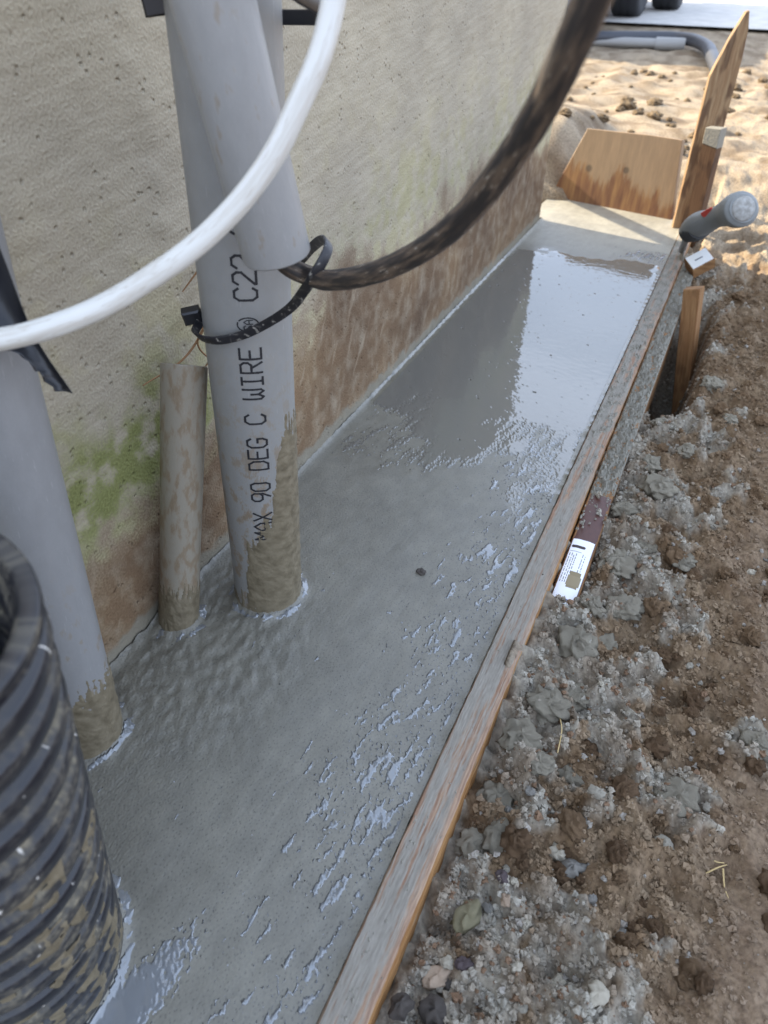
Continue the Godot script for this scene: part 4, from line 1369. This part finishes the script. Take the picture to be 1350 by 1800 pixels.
func build_dirt() -> void:
	var rocks := []
	for i in 6: rocks.append(rock_mesh(200 + i, 0.55, 0.25))
	var clods := []
	for i in 5: clods.append(rock_mesh(230 + i, 0.55, 0.16, 16, 24))
	# stones one can pick out: x, z, size, squash, material, label
	var S := [
		[0.334, -0.158, 0.0105, 0.6, "stone_tan", "flat pinkish tan stone beside the orange side of the form board"],
		[0.340, -0.139, 0.0115, 0.8, "stone_dark", "rounded dark grey stone next to the flat tan stone"],
		[0.321, -0.131, 0.0095, 0.9, "stone_dark", "round dark pebble wedged against the orange side of the board"],
		[0.347, -0.168, 0.006, 0.8, "stone_purple", "small purple-grey pebble just behind the flat tan stone"],
		[0.339, -0.196, 0.012, 0.75, "stone_olive", "olive stone half buried in spilled cement by the board"],
		[0.352, -0.228, 0.0055, 0.8, "stone_purple", "little purple pebble set in the cement spill"],
		[0.359, -0.216, 0.005, 0.8, "stone_tan", "little peach-tan pebble set in the cement spill"],
		[0.377, -0.179, 0.0042, 0.8, "stone_pale", "tiny cream pebble in the gravelly cement spill"],
		[0.389, -0.174, 0.0045, 0.7, "stone_tan", "tiny tan pebble in the gravelly cement spill"],
		[0.403, -0.188, 0.006, 0.5, "stone_pale", "flat cream pebble lying on the gravelly cement spill"],
		[0.424, -0.184, 0.008, 0.5, "stone_pale", "long cream stone at the edge of the gravelly cement spill"],
		[0.382, -0.262, 0.0075, 0.8, "stone_pale", "cream stone touching the smooth grey-green stone"],
		[0.394, -0.256, 0.010, 0.9, "stone_grey", "smooth grey-green stone lying in brown crumbs"],
		[0.449, -0.301, 0.009, 0.45, "stone_light", "flat light grey stone on bare brown soil"],
		[0.473, -0.345, 0.0045, 0.6, "stone_light", "small light grey chip beside the grey cement splat"],
		[0.389, -0.393, 0.007, 0.8, "stone_light", "pale angular chip on brown crumbs between cement lumps"],
		[0.395, -0.303, 0.0065, 0.5, "stone_light", "flat pale chip above the cream stone"],
		[0.476, -0.230, 0.009, 0.8, "clod", "smooth tan-brown lump on the trodden soil"],
	]
	for s in S:
		var o := single("stone", rocks[rng.randi() % 6], M[s[4]], s[5], "stone", Vector3(s[0], ground_h(s[0], s[1]) + s[2] * s[3] * 0.45, s[1]), "stones on the soil")
		o.basis = Basis(Vector3.UP, rng.randf() * TAU) * Basis.from_scale(Vector3(s[2], s[2] * s[3], s[2] * rng.randf_range(0.65, 0.85)))
	for i in 46:
		var near := i < 24
		var x := rng.randf_range(0.325, 0.44) if near else rng.randf_range(0.33, 0.60)
		var z := rng.randf_range(-0.10, -0.34) if near else rng.randf_range(-0.3, -1.35)
		var kind: String = ["stone_grey", "stone_light", "stone_pale", "stone_dark"][rng.randi() % 4]
		var word: String = {"stone_grey": "grey", "stone_light": "light grey", "stone_pale": "cream", "stone_dark": "dark"}[kind]
		var r := rng.randf_range(0.0025, 0.0055)
		var o := single("pebble", rocks[rng.randi() % 6], M[kind], "tiny %s pebble on the soil %s" % [word, beside(z)], "pebble", Vector3(x, ground_h(x, z) + r * 0.3, z), "scattered %s pebbles" % word)
		o.basis = Basis(Vector3.UP, rng.randf() * TAU) * Basis.from_scale(Vector3(r, r * rng.randf_range(0.5, 0.9), r * 0.8))
	# lumps of spilled cement: x, z, size
	for c in [[0.330, -0.285, 0.014], [0.333, -0.33, 0.016], [0.352, -0.315, 0.011], [0.345, -0.372, 0.018], [0.362, -0.40, 0.013], [0.350, -0.445, 0.020], [0.372, -0.47, 0.014], [0.381, -0.515, 0.018], [0.352, -0.505, 0.013], [0.362, -0.575, 0.020], [0.386, -0.61, 0.016], [0.352, -0.655, 0.014], [0.380, -0.70, 0.018], [0.362, -0.765, 0.016], [0.40, -0.80, 0.014], [0.364, -0.86, 0.014], [0.326, -0.245, 0.012], [0.343, -0.255, 0.014], [0.452, -0.338, 0.016], [0.50, -0.41, 0.013], [0.42, -0.60, 0.013], [0.44, -0.90, 0.013], [0.41, -1.0, 0.016], [0.376, -0.325, 0.011]]:
		var o := single("cement_lump", clods[rng.randi() % 5], M.cement_lump, "%s rough grey lump of spilled cement %s" % [sized(c[2], 0.0135, 0.0165), beside(c[1])], "cement lump", Vector3(c[0], ground_h(c[0], c[1]) + c[2] * 0.12, c[1]), "lumps of spilled cement")
		o.basis = Basis(Vector3.UP, rng.randf() * TAU) * Basis.from_scale(Vector3(c[2], c[2] * rng.randf_range(0.4, 0.6), c[2] * rng.randf_range(0.7, 1.0)))
	# clods of soil
	for i in 200:
		var x := 0.345 + 0.23 * pow(rng.randf(), 1.3)
		var z := rng.randf_range(-0.12, -1.45)
		if i % 2 == 0: z = rng.randf_range(-0.2, -0.7)
		if spill(x, z) > 0.4: continue
		var r := 0.0035 + 0.008 * pow(rng.randf(), 2.0)
		var dk := i % 2 == 0
		var o := single("soil_clod", clods[rng.randi() % 5], M.clod_dark if dk else M.clod, "%s %s crumbly soil clod %s" % [sized(r, 0.0075, 0.0105), "dark brown" if dk else "light brown", beside(z)], "soil clod", Vector3(x, ground_h(x, z) + r * 0.25, z), "dark soil clods" if dk else "brown soil clods")
		o.basis = Basis(Vector3.UP, rng.randf() * TAU) * Basis.from_scale(Vector3(r, r * rng.randf_range(0.55, 0.9), r * rng.randf_range(0.75, 1.0)))
	# far, sunlit clods
	for i in 90:
		var x := rng.randf_range(-0.25, 0.75)
		var z := rng.randf_range(-1.9, -3.4)
		var r := 0.008 + 0.020 * pow(rng.randf(), 2.0)
		var o := single("dry_clod", clods[rng.randi() % 5], M.dry_clod, "%s dry clod on the sunlit dirt %s" % [sized(r, 0.016, 0.022), ("just behind the plywood end board" if z > -2.2 else "midway to the dark hose" if z > -2.8 else "close to the dark hose") if x < 0.3 else ("behind the tall pointed stake" if z > -2.5 else "well behind the tall pointed stake")], "soil clod", Vector3(x, ground_h(x, z) + r * 0.2, z), "dry clods in the sun")
		o.basis = Basis(Vector3.UP, rng.randf() * TAU) * Basis.from_scale(Vector3(r, r * 0.6, r * 0.85))
	# crumbs nobody could count
	var mm := MultiMesh.new()
	mm.transform_format = MultiMesh.TRANSFORM_3D
	mm.use_colors = true
	mm.mesh = rock_mesh(260, 0.7, 0.5, 5, 7, true)
	var N := 28000
	mm.instance_count = N
	for i in N:
		var x := 0.0
		var z := 0.0
		for k in 6:
			x = 0.318 + 0.29 * pow(rng.randf(), 1.15)
			z = -0.09 - 1.35 * pow(rng.randf(), 1.4)
			var worn := ss(0.44, 0.52, x + 0.04 * g_low.get_noise_2d(x, z) + (z + 0.4) * 0.05)
			if rng.randf() > worn * 0.8: break
		var r := 0.0007 + 0.0034 * pow(rng.randf(), 3.0)
		var sp := spill(x, z)
		var b := Basis.from_euler(Vector3(rng.randf(), rng.randf(), rng.randf()) * TAU) * Basis.from_scale(Vector3(r, r * 0.8, r * 0.9))
		mm.set_instance_transform(i, Transform3D(b, Vector3(x, ground_h(x, z) + r * 0.35, z)))
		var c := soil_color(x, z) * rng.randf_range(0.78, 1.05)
		if sp > 0.5 and rng.randf() < 0.12: c = Color(0.19, 0.12, 0.075)
		elif rng.randf() < 0.03: c = Color(0.30, 0.27, 0.23)
		mm.set_instance_color(i, c)
	var mi := MultiMeshInstance3D.new()
	mi.name = "soil_crumbs"
	mi.multimesh = mm
	mi.material_override = M.crumb
	add_child(mi)
	tag(mi, "loose crumbs of soil and cement strewn outside the form", "crumbs", "", "stuff")
	# straw
	var st := thing("straw", "bent dry straw lying on the trodden soil", "straw", Vector3(0.483, ground_h(0.483, -0.301) + 0.003, -0.301))
	for q in [[Vector3(-0.008, 0.0, 0.008), Vector3(0.002, 0.003, -0.002), Vector3(0.008, 0.001, -0.008)], [Vector3(-0.012, 0.001, -0.012), Vector3(0.0, 0.003, -0.006), Vector3(0.006, 0.002, -0.008)], [Vector3(0.006, 0.001, -0.004), Vector3(0.008, 0.002, 0.010), Vector3(0.012, 0.0, 0.016)]]:
		part("stem", tube(smooth_path(q, 0.003), func(_l, t, _a): return lerpf(0.0007, 0.0004, t), 6), M.straw, st)
	var s2 := thing("straw", "thin straw among the cement lumps near the board", "straw", Vector3(0.362, ground_h(0.362, -0.35) + 0.004, -0.35))
	part("stem", tube(smooth_path([Vector3(0.0, 0.0, 0.018), Vector3(-0.002, 0.004, 0.0), Vector3(-0.007, 0.002, -0.014)], 0.004), func(_l, _t, _a): return 0.0005, 6), M.straw, s2)
	# a bit of aggregate standing out of the wet surface
	var pb := single("wet_pebble", rocks[2], M.stone_dark, "dark pebble standing out of the wet concrete", "pebble", Vector3(0.192, -0.0025, -0.465))
	pb.scale = Vector3(0.0055, 0.004, 0.0045)

# ------------------------------------------------------------------ beyond the form
func build_background() -> void:
	# unseen plank added behind the wall end to shade a stripe of the concrete
	var K := thing("added_plank", "unseen plank added behind the wall end to shade a stripe of the concrete", "plank", Vector3(-0.507, 0.360, -1.7943))
	part("plank", slab_prism([Vector2(-0.017, -0.50), Vector2(0.017, -0.50), Vector2(0.017, 0.302), Vector2(-0.017, 0.302)], Vector3.ZERO, Vector3(1, 0, 0), Vector3(-0.264, 0.718, 0.644).normalized(), 0.02), M.wood, K)
	var hn := noise(141, 1.0, 2)
	var hm := mat(rgb(58, 60, 66), 0.5)
	single("drain_hose", tube(smooth_path([Vector3(-2.2, 0.09, -4.0), Vector3(-1.2, 0.085, -4.02), Vector3(-0.413, 0.088, -4.08), Vector3(-0.09, 0.09, -4.17), Vector3(0.05, 0.092, -3.95), Vector3(0.131, 0.085, -3.565), Vector3(0.20, 0.05, -3.25)], 0.02), func(l, _t, _a): return 0.025 + 0.001 * hn.get_noise_2d(l * 6.0, 0.0), 24), hm, "dark flexible hose lying across the dirt by the road", "hose")
	var pp := thing("plastic_pipe", "pale grey pipe with a coupling lying along the dark hose", "pipe", Vector3(-0.07, 0.072, -4.08))
	var gm := mat(rgb(140, 138, 134), 0.5)
	part("tube", tube(PackedVector3Array([Vector3(-1.9, 0, 0.13), Vector3(-0.3, 0, 0.0), Vector3(0.02, 0, -0.03)]), func(_l, _t, _a): return 0.02, 20), gm, pp)
	part("coupling", tube(PackedVector3Array([Vector3(-0.10, 0, -0.018), Vector3(0.03, 0, -0.032)]), func(_l, _t, _a): return 0.026, 20), gm, pp)
	# a low trailer parked by the road: only its tyres show
	var T := thing("utility_trailer", "low trailer on black tyres parked at the edge of the road", "trailer", Vector3(-1.45, 0.06, -5.75))
	var steel := mat(rgb(70, 72, 74), 0.5, 0.3)
	var deckm: Material = M.wood_dark
	part("deck", slab_prism([Vector2(-0.95, -2.0), Vector2(0.95, -2.0), Vector2(0.95, 1.25), Vector2(-0.95, 1.25)], Vector3(0, 0.42, 0), Vector3.RIGHT, Vector3(0, 0, -1), 0.07, 0.01), deckm, T)
	part("frame_rail", slab_prism([Vector2(-0.04, -2.1), Vector2(0.04, -2.1), Vector2(0.04, 1.3), Vector2(-0.04, 1.3)], Vector3(0.72, 0.34, 0), Vector3.RIGHT, Vector3(0, 0, -1), 0.10, 0.01), steel, T)
	part("frame_rail", slab_prism([Vector2(-0.04, -2.1), Vector2(0.04, -2.1), Vector2(0.04, 1.3), Vector2(-0.04, 1.3)], Vector3(-0.72, 0.34, 0), Vector3.RIGHT, Vector3(0, 0, -1), 0.10, 0.01), steel, T)
	var tyre := lathe([Vector2(0.15, -0.08), Vector2(0.24, -0.09), Vector2(0.265, -0.085), Vector2(0.278, -0.07), Vector2(0.28, -0.03), Vector2(0.276, -0.026), Vector2(0.276, -0.018), Vector2(0.28, -0.014), Vector2(0.28, 0.014), Vector2(0.276, 0.018), Vector2(0.276, 0.026), Vector2(0.28, 0.03), Vector2(0.278, 0.07), Vector2(0.265, 0.085), Vector2(0.24, 0.09), Vector2(0.15, 0.08)], 40)
	var rim := lathe([Vector2(0.0, -0.03), Vector2(0.06, -0.03), Vector2(0.10, -0.05), Vector2(0.155, -0.075), Vector2(0.155, 0.075), Vector2(0.10, 0.05), Vector2(0.06, 0.03), Vector2(0.0, 0.03)], 30)
	var rubber := mat(rgb(40, 40, 42), 0.8)
	for q in [[0.88, 0.19], [1.03, -0.42], [-0.88, 0.19], [-1.03, -0.42]]:
		var wh := part("wheel", rim, steel, T, Vector3(q[0], 0.278, q[1]))
		wh.rotation.z = PI / 2
		part("tyre", tyre, rubber, wh)
	for z in [0.19, -0.42]:
		part("axle", tube(PackedVector3Array([Vector3(-0.95, 0.278, z), Vector3(0.95, 0.278, z)]), func(_l, _t, _a): return 0.03, 12), steel, T)
	# a tuft of grass at the road edge
	var gv := PackedVector3Array()
	var gi := PackedInt32Array()
	for i in 220:
		var p := Vector3(rng.randf_range(-0.12, 0.35), 0.0, rng.randf_range(-0.15, 0.15))
		var a := rng.randf() * TAU
		var l := rng.randf_range(0.03, 0.08)
		var w := Vector3(cos(a), 0, sin(a)) * 0.003
		var tip := p + Vector3(-sin(a) * l * 0.5, l, cos(a) * l * 0.5)
		var f := gv.size()
		gv.append_array([p - w, p + w, tip, p + w, p - w, tip + Vector3(0.001, 0, 0.001)])
		gi.append_array([f, f + 1, f + 2, f + 3, f + 4, f + 5])
	single("grass_tuft", make(gv, gi), mat(rgb(110, 130, 60), 0.8), "small tuft of green grass at the edge of the road", "grass", Vector3(0.42, 0.05, -4.85), "", "stuff")
